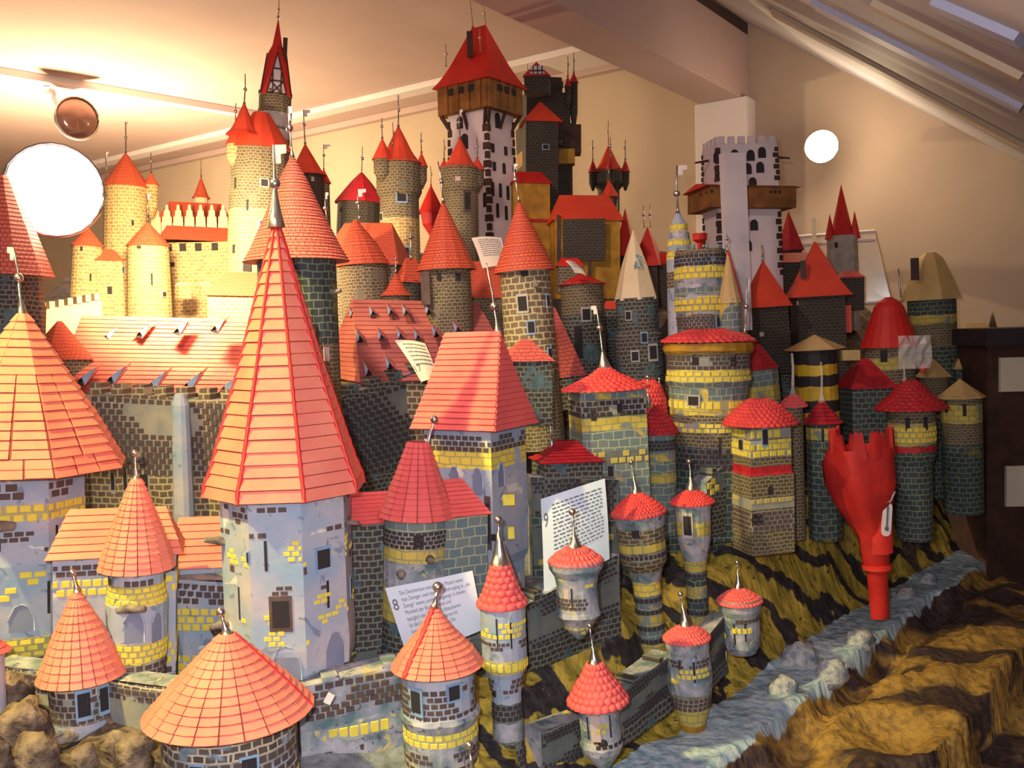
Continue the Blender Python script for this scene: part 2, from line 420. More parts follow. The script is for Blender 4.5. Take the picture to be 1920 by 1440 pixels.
    if mode == 'lumps':
        tm = roof.get('tmat', 'crimson'); J = MB()
        for j in range(rows):
            t0 = j / rows; tc = min(1, (j + 0.55) / rows)
            g = interp(prof, t0); kk = max(6, round(K * (0.35 + 0.65 * g)))
            for i in range(kk):
                f = (i + 0.5 * (j % 2)) / kk * K
                i0 = int(f); fr = f - i0
                P = S(i0, tc).lerp(S(i0 + 1, tc), fr)
                Bm = S(i0, t0).lerp(S(i0 + 1, t0), fr)
                up = (S(i0, min(1, tc + .5 / rows)).lerp(S(i0 + 1, min(1, tc + .5 / rows)), fr) - Bm)
                L = up.length; up.normalize()
                wdt = 2 * PI * (Vector((P.x, P.y, 0)) - Vector((off.x * tc, off.y * tc, 0))).length / kk * 0.56 + 0.0003
                si = Vector((-P.y, P.x, 0)).normalized(); nn = si.cross(up).normalized()
                if nn.dot(Vector((P.x, P.y, 0))) < 0: nn = -nn
                wdt *= random.uniform(.85, 1.1); L2 = L * .62 * random.uniform(.9, 1.12); hh = th * random.uniform(.8, 1.25)
                vs = [P + nn * hh]
                for q in range(7):
                    an = 2 * PI * q / 7
                    vs.append(P + si * math.cos(an) * wdt * .72 + up * math.sin(an) * L2 * .72 + nn * hh * .72)
                for q in range(7):
                    an = 2 * PI * q / 7
                    vs.append(P + si * math.cos(an) * wdt + up * math.sin(an) * L2 - nn * hh * .3)
                fs = [(0, 1 + q, 1 + (q + 1) % 7) for q in range(7)] + [(1 + q, 8 + q, 8 + (q + 1) % 7, 1 + (q + 1) % 7) for q in range(7)]
                if roof.get('join'): J.add(vs, fs)
                else:
                    new_obj('roof_tile', vs, fs, tm, ro, smooth=True)
        if J.v:
            o = J.build('roof_tiles', [tm], ro, smooth=True); o['kind'] = 'stuff'
    if roof.get('hips'):
        for i in range(K):
            if isinstance(n, tuple) or K <= 12:
                J = MB(); m_ = roof.get('hiprows', rows); rr = roof.get('hipr', 3.2) * s
                pts, rad = [], []
                for j in range(m_ * 2 + 1):
                    t = j / (m_ * 2); pts.append(S(i, t) + Vector((cs[i].x, cs[i].y, 0.3)) * rr * .5)
                    rad.append(rr * (1.1 if j % 2 == 0 else 0.85) * (1 - .35 * t))
                J.tube(pts, rad, 6); J.build('hip_ridge', [roof.get('hipmat', 'ridge_red')], ro, smooth=True)
    elif roof.get('seam') is not None:
        J = MB(); i = roof['seam']; rr = roof.get('hipr', 4) * s
        pts = [S(i, t / 14) for t in range(15)]
        J.tube(pts, [rr * (1.1 if q % 2 else .85) for q in range(15)], 6); J.build('hip_ridge', ['ridge_red'], ro, smooth=True)
    return ro

def build_finial(T, s, z, off, cone=(20, 10), pole=40, ball=(0.6, 8), flag=None, lean=0, r=1.6, mat='metal', twist=0.0):
    """cone=(height,radius) in px; pole length px; ball=(fraction,radius px); flag=(w,h)"""
    b0 = Vector((off[0], off[1], z)); dv = Vector((lean, 0, 1)).normalized()
    mb = MB(); ch, cr = cone
    mb.tube([b0 - dv * 2 * s, b0 + dv * ch * .35 * s, b0 + dv * ch * .7 * s, b0 + dv * ch * s], [cr * s, cr * .62 * s, cr * .34 * s, r * 1.1 * s], 12)
    top = b0 + dv * (ch + pole) * s
    bend = Vector((random.uniform(-1, 1) * pole * .03 * s, 0, 0))
    mb.tube([b0 + dv * ch * .8 * s, b0 + dv * (ch + pole * .5) * s + bend, top], [r * s, r * .9 * s, r * .7 * s], 8)
    o = mb.build('finial', [mat], T, smooth=True)
    if ball:
        q = MB(); q.ball(b0 + dv * (ch + pole * ball[0]) * s + bend * (1 - abs(ball[0] - .5)), ball[1] * s, 12, 8); q.build('ball', [mat], o, smooth=True)
    if flag:
        w, h = flag; sg = 1 if w > 0 else -1; w = abs(w); t = top
        vs = [t, t + Vector((sg * w * s, 0, 0)), t + Vector((sg * w * s, 0, -h * .45 * s)), t + Vector((sg * w * .55 * s, 0, -h * .5 * s)), t + Vector((sg * w * .55 * s, 0, -h * s)), t + Vector((0, 0, -h * s))]
        k = 1.0 * s
        vs2 = [v + Vector((0, k, 0)) for v in vs]
        fs = [(0, 1, 2, 3, 4, 5), (11, 10, 9, 8, 7, 6)] + [(i, 6 + i, 6 + (i + 1) % 6, (i + 1) % 6) for i in range(6)]
        new_obj('flag', vs + vs2, fs, 'flag', o)
    return o

def frame(d, apex, base):
    B = W(base[0], base[1], d); A = W(apex[0], apex[1], d)
    zz = (A - B).normalized(); yy = Vector((0, 1, 0)); yy = (yy - zz * yy.dot(zz)).normalized(); xx = yy.cross(zz)
    mw = Matrix(((xx.x, yy.x, zz.x, B.x), (xx.y, yy.y, zz.y, B.y), (xx.z, yy.z, zz.z, B.z), (0, 0, 0, 1)))
    k = (A - B).length / max(1e-6, math.hypot(apex[0] - base[0], base[1] - apex[1]) or 1)
    kk = (A - B).length / (base[1] - apex[1])
    loc = mw.inverted() @ Vector((EYE.x, EYE.y, B.z))
    return mw, kk, d / F, math.atan2(loc.y, loc.x)

def tower(name, label, d, apex, base, ey, body=None, roof=None, fins=(), cat='model tower', group=None, wins=(), logs=(), boxes=()):
    mw, kk, s, fc = frame(d, apex, base)
    T = root(name, label, cat, mw, group)
    y2z = lambda y: (base[1] - y) * kk
    bo = None
    if body:
        n = body.get('n', 20); rot = body.get('rot', 0); cs = cross(n, rot, fc); K = len(cs)
        prof = body['prof']
        bands = body.get('bands', ())
        bz = body.get('bricks', ())
        ys = sorted(set([p[0] for p in prof] + [b[0] for b in bands] + [b[1] for b in bands] + [b[0] for b in bz] + [b[1] for b in bz]))
        ys = [y for y in ys if prof[0][0] <= y <= prof[-1][0]]
        mats = [body['mat']] + sorted(set(b[2] for b in bands)) + ['joint', 'jointd', 'jointy']
        mb = MB(); wav = body.get('wav', 1.5)
        rings = []
        for y in ys:
            r = interp(prof, y) * s
            rings.append([Vector((c.x * r, c.y * r, y2z(y) + (random.uniform(-wav, wav) * s if (prof[0][0] < y < prof[-1][0] and n == 20) else 0))) for c in cs])
        acc = [0]; rm = interp(prof, sum(ys) / len(ys)) * s
        for i in range(K): acc.append(acc[-1] + (cs[(i + 1) % K] - cs[i]).length * rm)
        uo = random.random()
        for j in range(len(ys) - 1):
            ym = (ys[j] + ys[j + 1]) / 2; mi = 0
            for b in bands:
                if b[0] <= ym <= b[1]: mi = mats.index(b[2])
            if any(b[0] <= ym <= b[1] for b in bz) and mats[mi] in JOINT: mi = mats.index(JOINT[mats[mi]])
            for i in range(K):
                a, b_, c, e = rings[j][i], rings[j][(i + 1) % K], rings[j + 1][(i + 1) % K], rings[j + 1][i]
                mb.add([a, b_, c, e], [(3, 2, 1, 0)], mi, [[(uo + acc[i], e.z), (uo + acc[i + 1], c.z), (uo + acc[i + 1], b_.z), (uo + acc[i], a.z)]])
        mb.add(rings[0], [tuple(range(K))], 0, [[(v.x, v.y) for v in rings[0]]])
        mb.add(rings[-1], [tuple(range(K))[::-1]], 0, [[(v.x, v.y) for v in rings[-1]]])
        bo = mb.build('tower_wall', mats, T, smooth=False)
        if K >= 20: bo.data.polygons.foreach_set('use_smooth', [len(p.vertices) == 4 for p in bo.data.polygons])
        cnt = 0; sd = random.uniform(0, 50)
        mer = body.get('merlons')
        if mer:
            nm, mh, mwid = mer; r = prof[0][1] * s
            for i in range(nm):
                an = fc + 2 * PI * (i + .5) / nm
                t, na = shell_hit(cs, an)
                x, y = math.cos(an) * t * r, math.sin(an) * t * r
                q = MB(); rot_m = Matrix.Translation((x, y, y2z(prof[0][0]))) @ Matrix.Rotation(na + PI / 2, 4, 'Z')
                q.box((0, 2 * s, mh * .5 * s), (mwid * .5 * s, 2.2 * s, mh * .5 * s), 0, rot_m); q.build('merlon', [body['mat']], T)
        def joi(y):
            mm = body['mat']
            for b in bands:
                if b[0] <= y <= b[1]: mm = b[2]
            return .2 if mm in JOINT else 0
        BRICKS[0] = 0; STUFF.clear()
        for (y0, y1, mt, cov, bw, bh) in body.get('bricks', ()):
            me = brick_mesh(mt); rows = max(1, int((y1 - y0) / bh)); bh_ = (y1 - y0) / rows
            for j in range(rows):
                y = y0 + (j + .5) * bh_; r = interp(prof, y) * s
                step = bw * s / r; a = -1.5 + (0.5 * step if j % 2 else 0)
                if K != 20 and K < 16:
                    for i in range(K):
                        p0, p1 = cs[i] * r, cs[(i + 1) % K] * r; e = p1 - p0; na = math.atan2(-e.x, e.y)
                        if math.cos(na - fc) < -.05: continue
                        L = e.length; m_ = max(1, int(L / (bw * s))); st = L / m_
                        for q in range(m_):
                            u = (q + .5 + (.25 if j % 2 else -.25)) * st; ww = st * .88
                            if u - ww / 2 < 0 or u + ww / 2 > L: ww *= .5; u = min(max(u, ww * .6), L - ww * .6)
                            p = p0 + e * (u / L)
                            if noise.noise(Vector((u / s / 45 + sd + i * 3, y / 30, 3.1))) * .5 + .5 < cov + joi(y):
                                add_brick(me, mt, bo, na, Vector((p.x, p.y, y2z(y))), ww * random.uniform(.85, 1), bh_ * s * .82 * random.uniform(.9, 1.05), 1.5 * s)
                    continue
                while a < 1.5:
                    nz = noise.noise(Vector((a * r / s / 45 + sd, y / 30, 3.1)))
                    if nz * .5 + .5 < cov + joi(y):
                        t, na = shell_hit(cs, fc + a); ww = bw * s * .86; na = fc + a
                        pos = Vector((math.cos(fc + a) * t * r, math.sin(fc + a) * t * r, y2z(y)))
                        add_brick(me, mt, bo, na, pos, ww * random.uniform(.85, 1), bh_ * s * .82 * random.uniform(.9, 1.05), 1.5 * s)
                    a += step
    if bo: flush_bricks(bo)
    if roof:
        for rf in (roof if isinstance(roof, list) else [roof]):
            build_roof(T, rf, y2z, s, fc, rf.get('ey', ey), rf.get('ay', apex[1]))
    for f in fins:
        f = dict(f); z = y2z(f.pop('y', apex[1])); dx = f.pop('dx', 0) * s; dy = f.pop('dy', 0) * s
        build_finial(T, s, z, (dx, dy), **f)
    for w in wins:
        dx, y, ww, hh, kind = w
        cs = cross(body.get('n', 20), body.get('rot', 0), fc); r = interp(body['prof'], y) * s
        hp_, na = front_hit(cs, r, fc, max(-.95, min(.95, dx * s / r)) * r if body.get('n', 20) == 20 else dx * s)
        P = Matrix.Translation((hp_.x, hp_.y, y2z(y))) @ Matrix.Rotation(na + PI / 2, 4, 'Z')
        window(T, P, ww * s, hh * s, kind, s)
    for lg in logs:
        dx, y, L, rr, ang = lg
        r = interp(body['prof'], y) * s; an = fc + math.asin(max(-1, min(1, dx * s / r)))
        p = Vector((math.cos(an) * r * .9, math.sin(an) * r * .9, y2z(y)))
        dv = Vector((math.cos(fc + ang), math.sin(fc + ang), random.uniform(-.1, .25)))
        q = MB(); q.tube([p, p + dv * L * .4 * s + Vector((0, 0, 1.5 * s)), p + dv * L * .7 * s, p + dv * L * s], [rr * .9 * s, rr * 1.05 * s, rr * .8 * s, rr * .7 * s], 8)
        q.build('log', ['log'], T, smooth=True)
    for bx in boxes:      # (name, dx, y, depth offset, w, h, depth, mat)
        nm, dx, y, dy, w_, h_, dd, mt = bx
        ex = Vector((-math.sin(fc), math.cos(fc), 0)); ey_ = Vector((math.cos(fc), math.sin(fc), 0))
        R = Matrix(((ex.x, -ey_.x, 0, 0), (ex.y, -ey_.y, 0, 0), (0, 0, 1, 0), (0, 0, 0, 1)))
        q = MB(); q.box((dx * s, -dy * s, y2z(y)), (w_ * .5 * s, dd * .5 * s, h_ * .5 * s), 0, R); q.build(nm, [mt], T)
    return T

def arch_pts(w, h, pointed=False):
    pts = [(-w / 2, -h / 2), (w / 2, -h / 2)]
    for i in range(7):
        a = PI * i / 6
        x = math.cos(a) * w / 2; z = h / 2 - w / 2 + math.sin(a) * w / 2 * (1.5 if pointed and 2 <= i <= 4 else 1)
        pts.append((x, z))
    return pts
def window(T, P, w, h, kind, s):
    """kinds: slit, arch, square, frame, blue, pointed"""
    if kind in ('arch', 'pointed', 'archw'):
        pts = arch_pts(w, h, kind == 'pointed')
    else: pts = [(-w / 2, -h / 2), (w / 2, -h / 2), (w / 2, h / 2), (-w / 2, h / 2)]
    n = len(pts)
    def ext(pts, y0, y1, name, mat, par):
        vs = [P @ Vector((x, y0, z)) for x, z in pts] + [P @ Vector((x, y1, z)) for x, z in pts]
        fs = [tuple(range(n, 2 * n)), tuple(range(n))[::-1]] + [(i, (i + 1) % n, n + (i + 1) % n, n + i) for i in range(n)]
        return new_obj(name, vs, fs, mat, par)
    fm = {'frame': 'stonepale', 'blue': 'glassblue', 'archw': 'glassblue', 'brown': 'brown_brick'}.get(kind)
    if fm:
        k = 1.35
        fr = ext([(x * k, z * k) for x, z in pts], 0.001, -1.6 * s, 'window', fm, T)
        ext(pts, 0.0, -2.2 * s, 'opening', 'hole', fr)
    else:
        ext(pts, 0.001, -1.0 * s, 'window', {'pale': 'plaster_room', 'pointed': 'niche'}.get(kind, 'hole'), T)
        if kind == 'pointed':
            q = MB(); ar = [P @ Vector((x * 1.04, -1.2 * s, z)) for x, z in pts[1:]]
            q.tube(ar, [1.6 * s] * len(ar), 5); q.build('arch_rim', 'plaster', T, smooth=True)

def curtain(name, label, A, B, dA, dB, bot, thick=0.04, mat='brk', merlons=0, mh=12, mwid=12, bricks=(), wins=(), cat='model wall', logs=(), bands=()):
    """wall from pixel A=(x,ytop) at depth dA to B at depth dB; bot = bottom pixel y at A"""
    PA, PB = W(A[0], A[1], dA), W(B[0], B[1], dB)
    zb = W(A[0], bot, dA).z
    s = (dA + dB) / 2 / F
    ex = (PB - PA); ex.z = 0; L = ex.length; ex.normalize(); ny = Vector((-ex.y, ex.x, 0))
    mw = Matrix(((ex.x, ny.x, 0, PA.x), (ex.y, ny.y, 0, PA.y), (0, 0, 1, zb), (0, 0, 0, 1)))
    T = root(name, label, cat, mw)
    ha, hb = PA.z - zb, PB.z - zb
    mats = [mat] + sorted(set(b[2] for b in bands)) + ['joint', 'jointd', 'jointy', 'plaster2']; mb = MB()
    cuts = sorted(set([0, 1] + [b[0] for b in bands] + [b[1] for b in bands] + [b[0] for b in bricks] + [b[1] for b in bricks])); nseg = 10
    def wob(x, t): return 0.25 * thick * noise.noise(Vector((x * 9, t * 4, zb * 7)))
    for t0, t1 in zip(cuts, cuts[1:]):
        mi = 0
        for b in bands:
            if b[0] <= (t0 + t1) / 2 <= b[1]: mi = mats.index(b[2])
        if any(b[0] <= (t0 + t1) / 2 <= b[1] for b in bricks) and mats[mi] in JOINT: mi = mats.index(JOINT[mats[mi]])
        for i in range(nseg):
            x0, x1 = L * i / nseg, L * (i + 1) / nseg
            h0 = ha + (hb - ha) * i / nseg; h1 = ha + (hb - ha) * (i + 1) / nseg
            vs = [(x0, wob(x0, t0), h0 * t0), (x1, wob(x1, t0), h1 * t0), (x1, wob(x1, t1), h1 * t1), (x0, wob(x0, t1), h0 * t1)]
            mb.add(vs, [(0, 1, 2, 3)], mi, [[(v[0], v[2]) for v in vs]])
    mb.add([(0, 0, 0), (0, thick, 0), (0, thick, ha), (0, 0, ha), (L, 0, 0), (L, thick, 0), (L, thick, hb), (L, 0, hb)],
           [(3, 2, 1, 0), (4, 5, 6, 7), (3, 7, 6, 2), (1, 2, 6, 5)], len(mats) - 1)
    w = mb.build('masonry', mats, T)
    for i in range(merlons):
        f = (i + .5) / merlons; q = MB()
        q.box((L * f, thick * .4, ha + (hb - ha) * f + mh * .45 * s), (mwid * .5 * s, thick * .42, mh * .55 * s)); q.build('merlon', [mat], T)
    BRICKS[0] = 0; STUFF.clear(); sd = random.uniform(0, 50)
    for (t0, t1, mt, cov, bw, bh) in bricks:
        me = brick_mesh(mt); rows = max(1, int((t1 - t0) * ha / s / bh))
        for j in range(rows):
            f = t0 + (t1 - t0) * (j + .5) / rows; x = bw * s * (.5 if j % 2 else 1.0)
            while x < L - bw * s * .5:
                z = (ha + (hb - ha) * x / L) * f
                if noise.noise(Vector((x / s / 50 + sd, z / s / 30, 1))) * .5 + .5 < cov + (.15 if mat in JOINT else 0):
                    add_brick(me, mt, w, -PI / 2, Vector((x, wob(x, f), z)), bw * s * .86 * random.uniform(.85, 1), (t1 - t0) * ha / rows * .82, 1.5 * s)
                x += bw * s
    flush_bricks(w)
    for (fx, fz, ww, hh, kind) in wins:
        P = Matrix.Translation((L * fx, wob(L * fx, fz), (ha + (hb - ha) * fx) * fz))
        window(T, P, ww * s, hh * s, kind, s)
    for (fx, fz, ln, rr, sx) in logs:
        p = Vector((L * fx, 0, (ha + (hb - ha) * fx) * fz)); q = MB()
        e = p + Vector((sx * ln * s, -ln * s * .6, -2 * s))
        q.tube([p, p.lerp(e, .5) + Vector((0, 0, 2 * s)), e], [rr * s, rr * 1.1 * s, rr * .8 * s], 8); q.build('log', ['log'], T, smooth=True)
    return T
# ------------------------------------------------------------------ room shell (axes U away along the beam, V to the right)
U = Vector((0.582, 0.813, 0)); V = Vector((0.813, -0.582, 0)); UP = Vector((0, 0, 1))
def RC(a, b, z): return EYE + U * a + V * b + UP * z
HC, AW = 1.25, 3.88
SB, SZ, ST = -1.47, 1.30, 0.70          # slope starts at b=SB, z=SZ and falls ST per metre
def slope_z(b): return SZ - ST * (b - SB)
def quad(name, pts, mat, kind='structure', th=None):
    k = len(pts); o = new_obj(name, list(pts) + [p + th for p in pts], [tuple(range(k)), tuple(range(k, 2 * k))[::-1]] + [(i, k + i, k + (i + 1) % k, (i + 1) % k) for i in range(k)], mat)
    o['kind'] = kind; return o
FZ = -1.6
quad('floor', [RC(-.6, -8.2, FZ), RC(4, -8.2, FZ), RC(4, 1.2, FZ), RC(-.6, 1.2, FZ)], 'woodd', th=UP * -.09)
quad('wall_back', [RC(AW, -8.3, FZ), RC(AW, 1.3, FZ), RC(AW, 1.3, slope_z(1.3)), RC(AW, SB, SZ + .1), RC(AW, -8.3, HC + .15)], 'wall_room', th=U * .06)
quad('ceiling', [RC(-.6, -8.3, HC), RC(AW + .02, -8.3, HC), RC(AW + .02, SB, HC), RC(-.6, SB, HC)], 'plaster_room', th=UP * .05)
quad('wall_left', [RC(-.6, -8.3, FZ), RC(AW, -8.3, FZ), RC(AW, -8.3, HC), RC(-.6, -8.3, HC)], 'wall_room', th=V * -.09)
quad('ceiling_slope', [RC(-.6, SB, SZ), RC(AW + .02, SB, SZ), RC(AW + .02, 1.3, slope_z(1.3)), RC(-.6, 1.3, slope_z(1.3))], 'slope_room', th=UP * .05)
quad('wall_right', [RC(-.6, 1.25, FZ), RC(AW, 1.25, FZ), RC(AW, 1.25, slope_z(1.25)), RC(-.6, 1.25, slope_z(1.25))], 'wall_room', th=V * .05)
def rbox(name, a0, a1, b0, b1, z0, z1, mat):
    mb = MB(); vs = [RC(a, b, z) for a in (a0, a1) for b in (b0, b1) for z in (z0, z1)]
    mb.add(vs, [(0, 1, 3, 2), (4, 6, 7, 5), (0, 4, 5, 1), (2, 3, 7, 6), (0, 2, 6, 4), (1, 5, 7, 3)])
    o = mb.build(name, mat); o['kind'] = 'structure'
    bv = o.modifiers.new('b', 'BEVEL'); bv.width = .004; bv.segments = 2
    return o
rbox('trim_1', -.6, AW, -1.66, -1.47, .97, 1.32, 'plaster_room')      # ceiling beam
rbox('trim_2', AW - .10, AW, -1.68, -1.44, -.6, .97, 'white_trim')     # post under the beam
rbox('trim_3', 3.50, 3.60, -8.2, -1.66, HC - .03, HC, 'white_trim')      # cross batten
rbox('trim_4', 3.62, 3.80, -2.35, -1.70, HC - .02, HC, 'white_trim')     # pale panel
rbox('trim_5', AW - .05, AW, -8.2, -1.66, HC - .035, HC, 'plaster_room')
def slope_strip(name, p0, p1, w, mat, up=.012):
    """a strip on the sloping ceiling between two photo pixels"""
    out = []
    nrm = (V * ST + UP).normalized() * -1
    for p in (p0, p1):
        r = ray(*p); num = slope_z(0) - 0.0      # z = slope_z(b)
        b_r, z_r = r.dot(V), r.z
        t = (SZ + ST * SB) / (z_r + ST * b_r)
        t = max(.3, min(t, 7)); out.append(EYE + r * t)
    a, b = out; d = (b - a).normalized(); side = d.cross(nrm).normalized() * w / 2
    vs = [a - side, a + side, b + side, b - side]; vs += [v + nrm * up for v in vs]
    o = new_obj(name, vs, [(0, 1, 2, 3), (7, 6, 5, 4), (0, 4, 5, 1), (1, 5, 6, 2), (2, 6, 7, 3), (3, 7, 4, 0)], mat)
    o['kind'] = 'structure'; return o
slope_strip('trim_6', (1445, 162), (1735, 326), .035, 'white_trim', .02)
slope_strip('trim_7', (1385, 62), (1918, 352), .16, 'batten_lav')
slope_strip('trim_8', (1450, 20), (1918, 270), .13, 'batten_sand')
slope_strip('trim_9', (1530, 5), (1918, 200), .10, 'batten_lav')
slope_strip('trim_10', (1640, 2), (1918, 140), .045, 'batten_sand')
slope_strip('trim_11', (1760, 2), (1918, 70), .05, 'batten_lav')

# spotlight track and spotlights
def aimed(loc, aim):
    z = (Vector(aim) - Vector(loc)).normalized(); x = Vector((0, 0, 1)).cross(z).normalized(); y = z.cross(x)
    return Matrix(((x.x, y.x, z.x, loc[0]), (x.y, y.y, z.y, loc[1]), (x.z, y.z, z.z, loc[2]), (0, 0, 0, 1)))
def on_ceiling(px, py, h=HC):
    r = ray(px, py); return EYE + r * (h / r.z)
tA, tB = on_ceiling(0, 128), on_ceiling(500, 213)
tA = tA + (tA - tB) * .2
dd = (tB - tA).normalized(); sd_ = dd.cross(UP).normalized() * .028
vs = [tA - sd_, tA + sd_, tB + sd_, tB - sd_]; vs += [v - UP * .035 for v in vs]
track = new_obj('spotlight_track', vs, [(3, 2, 1, 0), (4, 5, 6, 7), (0, 1, 5, 4), (1, 2, 6, 5), (2, 3, 7, 6), (3, 0, 4, 7)], 'white_trim')
tag(track, 'long pale track rail fixed along the ceiling at upper left', 'track rail')
def spotlight(label, disc, rad, hang, aim, glass, stem=True):
    R_ = root('spotlight', label, 'lamp', aimed(disc, aim))
    mb = MB(); n = 24
    prof = [(0.0, rad), (-.15 * rad, rad * 1.03), (-.5 * rad, rad * .82), (-1.0 * rad, rad * .45), (-1.25 * rad, rad * .42), (-1.9 * rad, rad * .38), (-1.95 * rad, .01 * rad)]
    for z, r in prof:
        for i in range(n): mb.v.append(Vector((r * math.cos(2 * PI * i / n), r * math.sin(2 * PI * i / n), z)))
    for j in range(len(prof) - 1):
        for i in range(n):
            k = (i + 1) % n; mb.f.append((j * n + i, j * n + k, (j + 1) * n + k, (j + 1) * n + i)); mb.m.append(0); mb.uv.append([(0, 0)] * 4)
    mb.build('lamp_housing', 'white_trim', R_, smooth=True)
    g = MB(); pr = [(0.0, .95), (.06, .8), (.11, .5), (.13, 0.02)]
    for z, r in pr:
        for i in range(n): g.v.append(Vector((r * rad * math.cos(2 * PI * i / n), r * rad * math.sin(2 * PI * i / n), z * rad * 1.5 - .02 * rad)))
    for j in range(3):
        for i in range(n):
            k = (i + 1) % n; g.f.append((j * n + i, j * n + k, (j + 1) * n + k, (j + 1) * n + i)); g.m.append(0); g.uv.append([(0, 0)] * 4)
    g.build('lamp_glass', glass, R_, smooth=True)
    rim = MB(); pts = [(rad * math.cos(2 * PI * i / n), rad * math.sin(2 * PI * i / n), .02 * rad) for i in range(n + 1)]
    rim.tube(pts, [rad * .05] * (n + 1), 6); rim.build('rim', 'metal', R_, smooth=True)
    if stem:
        inv = R_.matrix_world.inverted(); e = inv @ hang; st = MB(); b0 = Vector((0, 0, -1.6 * rad))
        st.tube([b0, b0.lerp(e, .5), e], [.12 * rad] * 3, 8); st.build('stem', 'white_trim', R_, smooth=True)
        fx = MB(); fx.ball(e, .26 * rad, 8, 6); fx.build('track_adapter', 'white_trim', R_)
    return R_
hp = on_ceiling(95, 160) - UP * .04; dh = (hp - EYE).y
spotlight('unlit reflector spotlight hanging from the ceiling track', W(145, 222, dh * .97), .078 * dh / 3.6, hp, W(145, 222, dh * .97) + Vector((0.85, -1, -.12)), 'lampglass')
spotlight('lit spotlight glaring at the far left', LAMP_L + Vector((0, .05, 0)), .098, None, EYE + Vector((.1, 0, 0)), 'bulb', False)
spotlight('lit spotlight high on the right of the back wall', LAMP_R + Vector((0, .03, 0)), .062, None, EYE + Vector((.2, 0, 0)), 'bulb', False)

# ------------------------------------------------------------------ terrain
pts = [  # px, py, d, zone  (0 ochre rock, 1 stream, 2 brown bank, 3 grey court, 4 dark rock)
(-150,1440,1.1,4),(0,1440,1.1,4),(0,1330,1.2,4),(120,1400,1.2,4),(250,1430,1.15,4),(250,1340,1.25,4),(400,1440,1.2,3),(600,1440,1.22,3),(750,1440,1.25,3),(900,1440,1.25,0),(1000,1440,1.3,0),(1130,1440,1.37,0),(1210,1440,1.43,0),
(900,1290,1.42,0),(1000,1250,1.5,0),(1050,1190,1.55,0),(1150,1150,1.62,0),(1180,1300,1.55,0),(1240,1360,1.55,0),(1250,1250,1.66,0),(1300,1090,1.85,0),(1340,1250,1.72,0),(1400,1010,2.0,0),(1440,1060,1.97,0),(1410,1150,1.86,0),(1500,1130,1.97,0),(1450,1220,1.82,0),(1480,1000,2.1,0),(1550,960,2.2,0),(1580,1060,2.12,0),(1560,1120,2.02,0),(1700,990,2.4,0),(1700,1060,2.33,0),(1780,950,2.6,0),(1800,1000,2.62,0),(1830,850,2.9,4),(1860,800,3.1,4),
(1270,1420,1.5,1),(1340,1375,1.56,1),(1385,1340,1.62,1),(1465,1280,1.75,1),(1550,1215,1.94,1),(1625,1165,2.09,1),(1680,1125,2.22,1),(1750,1082,2.44,1),(1300,1440,1.47,1),(1310,1395,1.53,1),(1545,1255,1.85,1),(1590,1225,1.95,1),(1690,1150,2.15,1),(1420,1345,1.62,1),(1760,1105,2.36,1),(1650,1180,2.07,1),(1500,1275,1.79,1),(1430,1310,1.68,1),(1500,1250,1.83,1),(1600,1180,2.05,1),(1650,1150,2.13,1),(1710,1100,2.33,1),(1800,1060,2.6,1),(1840,1030,2.78,1),(1210,1440,1.46,1),
(1380,1440,1.5,2),(1440,1380,1.6,2),(1530,1320,1.72,2),(1610,1255,1.88,2),(1710,1180,2.13,2),(1800,1120,2.42,2),(1500,1200,1.86,0),(1620,1120,2.15,0),(1550,1160,1.98,0),(1400,1290,1.66,0),(1330,1330,1.6,0),(1750,1040,2.42,0),(1480,1390,1.58,2),(1570,1290,1.8,2),(1660,1220,2.0,2),(1760,1150,2.25,2),(1850,1095,2.55,2),(1920,1000,2.9,2),
(1600,1440,1.5,2),(1750,1440,1.55,2),(1700,1330,1.78,2),(1900,1440,1.6,2),(1900,1250,2.0,2),(1920,1120,2.4,2),(2100,1300,2.0,2),(2100,1000,2.9,2),
(100,1300,1.38,4),(300,1330,1.35,4),(600,1300,1.42,3),(680,1260,1.45,3),(800,1280,1.45,3),(100,1200,1.6,3),(600,1130,1.7,3),(800,1090,1.75,3),(200,1000,2.0,3),(700,990,2.0,3),(950,1080,1.75,3),(1000,1050,1.9,3),(1100,1050,1.9,3),(1200,960,2.15,3),(1300,980,2.05,4),(1400,870,2.4,4),(1500,880,2.35,4),
(0,800,2.5,3),(200,740,2.6,3),(600,720,2.7,3),(900,700,2.6,3),(1050,700,2.6,4),(1300,680,2.7,4),(1500,720,2.7,4),(1650,800,2.6,4),(1750,780,2.9,4),(1850,730,3.2,4),
(0,640,3.1,3),(150,590,3.0,3),(300,585,3.0,3),(600,540,3.2,3),(900,480,3.3,3),(1050,470,3.3,4),(1200,540,3.3,4),(1400,580,3.2,4),(1600,600,3.25,4),(1800,680,3.3,4),(-200,640,2.9,3),(-300,1000,1.8,3),(2100,800,3.0,2),
]
P3 = [W(p[0], p[1], p[2]) for p in pts]
XY = np.array([(p.x, p.y) for p in P3]); ZZ = np.array([p.z for p in P3])
zone = np.zeros((len(pts), 5)); zone[np.arange(len(pts)), [p[3] for p in pts]] = 1
def kern(A, B):
    return np.sqrt(((A[:, None, :] - B[None, :, :]) ** 2).sum(-1) + 0.0009)
Kmat = kern(XY, XY); n_ = len(pts)
A_ = np.zeros((n_ + 3, n_ + 3)); A_[:n_, :n_] = Kmat + np.eye(n_) * -0.004; A_[:n_, n_] = 1; A_[n_, :n_] = 1
A_[:n_, n_ + 1:] = XY; A_[n_ + 1:, :n_] = XY.T
rhs = np.zeros((n_ + 3, 6)); rhs[:n_, 0] = ZZ; rhs[:n_, 1:] = zone
sol = np.linalg.solve(A_, rhs)
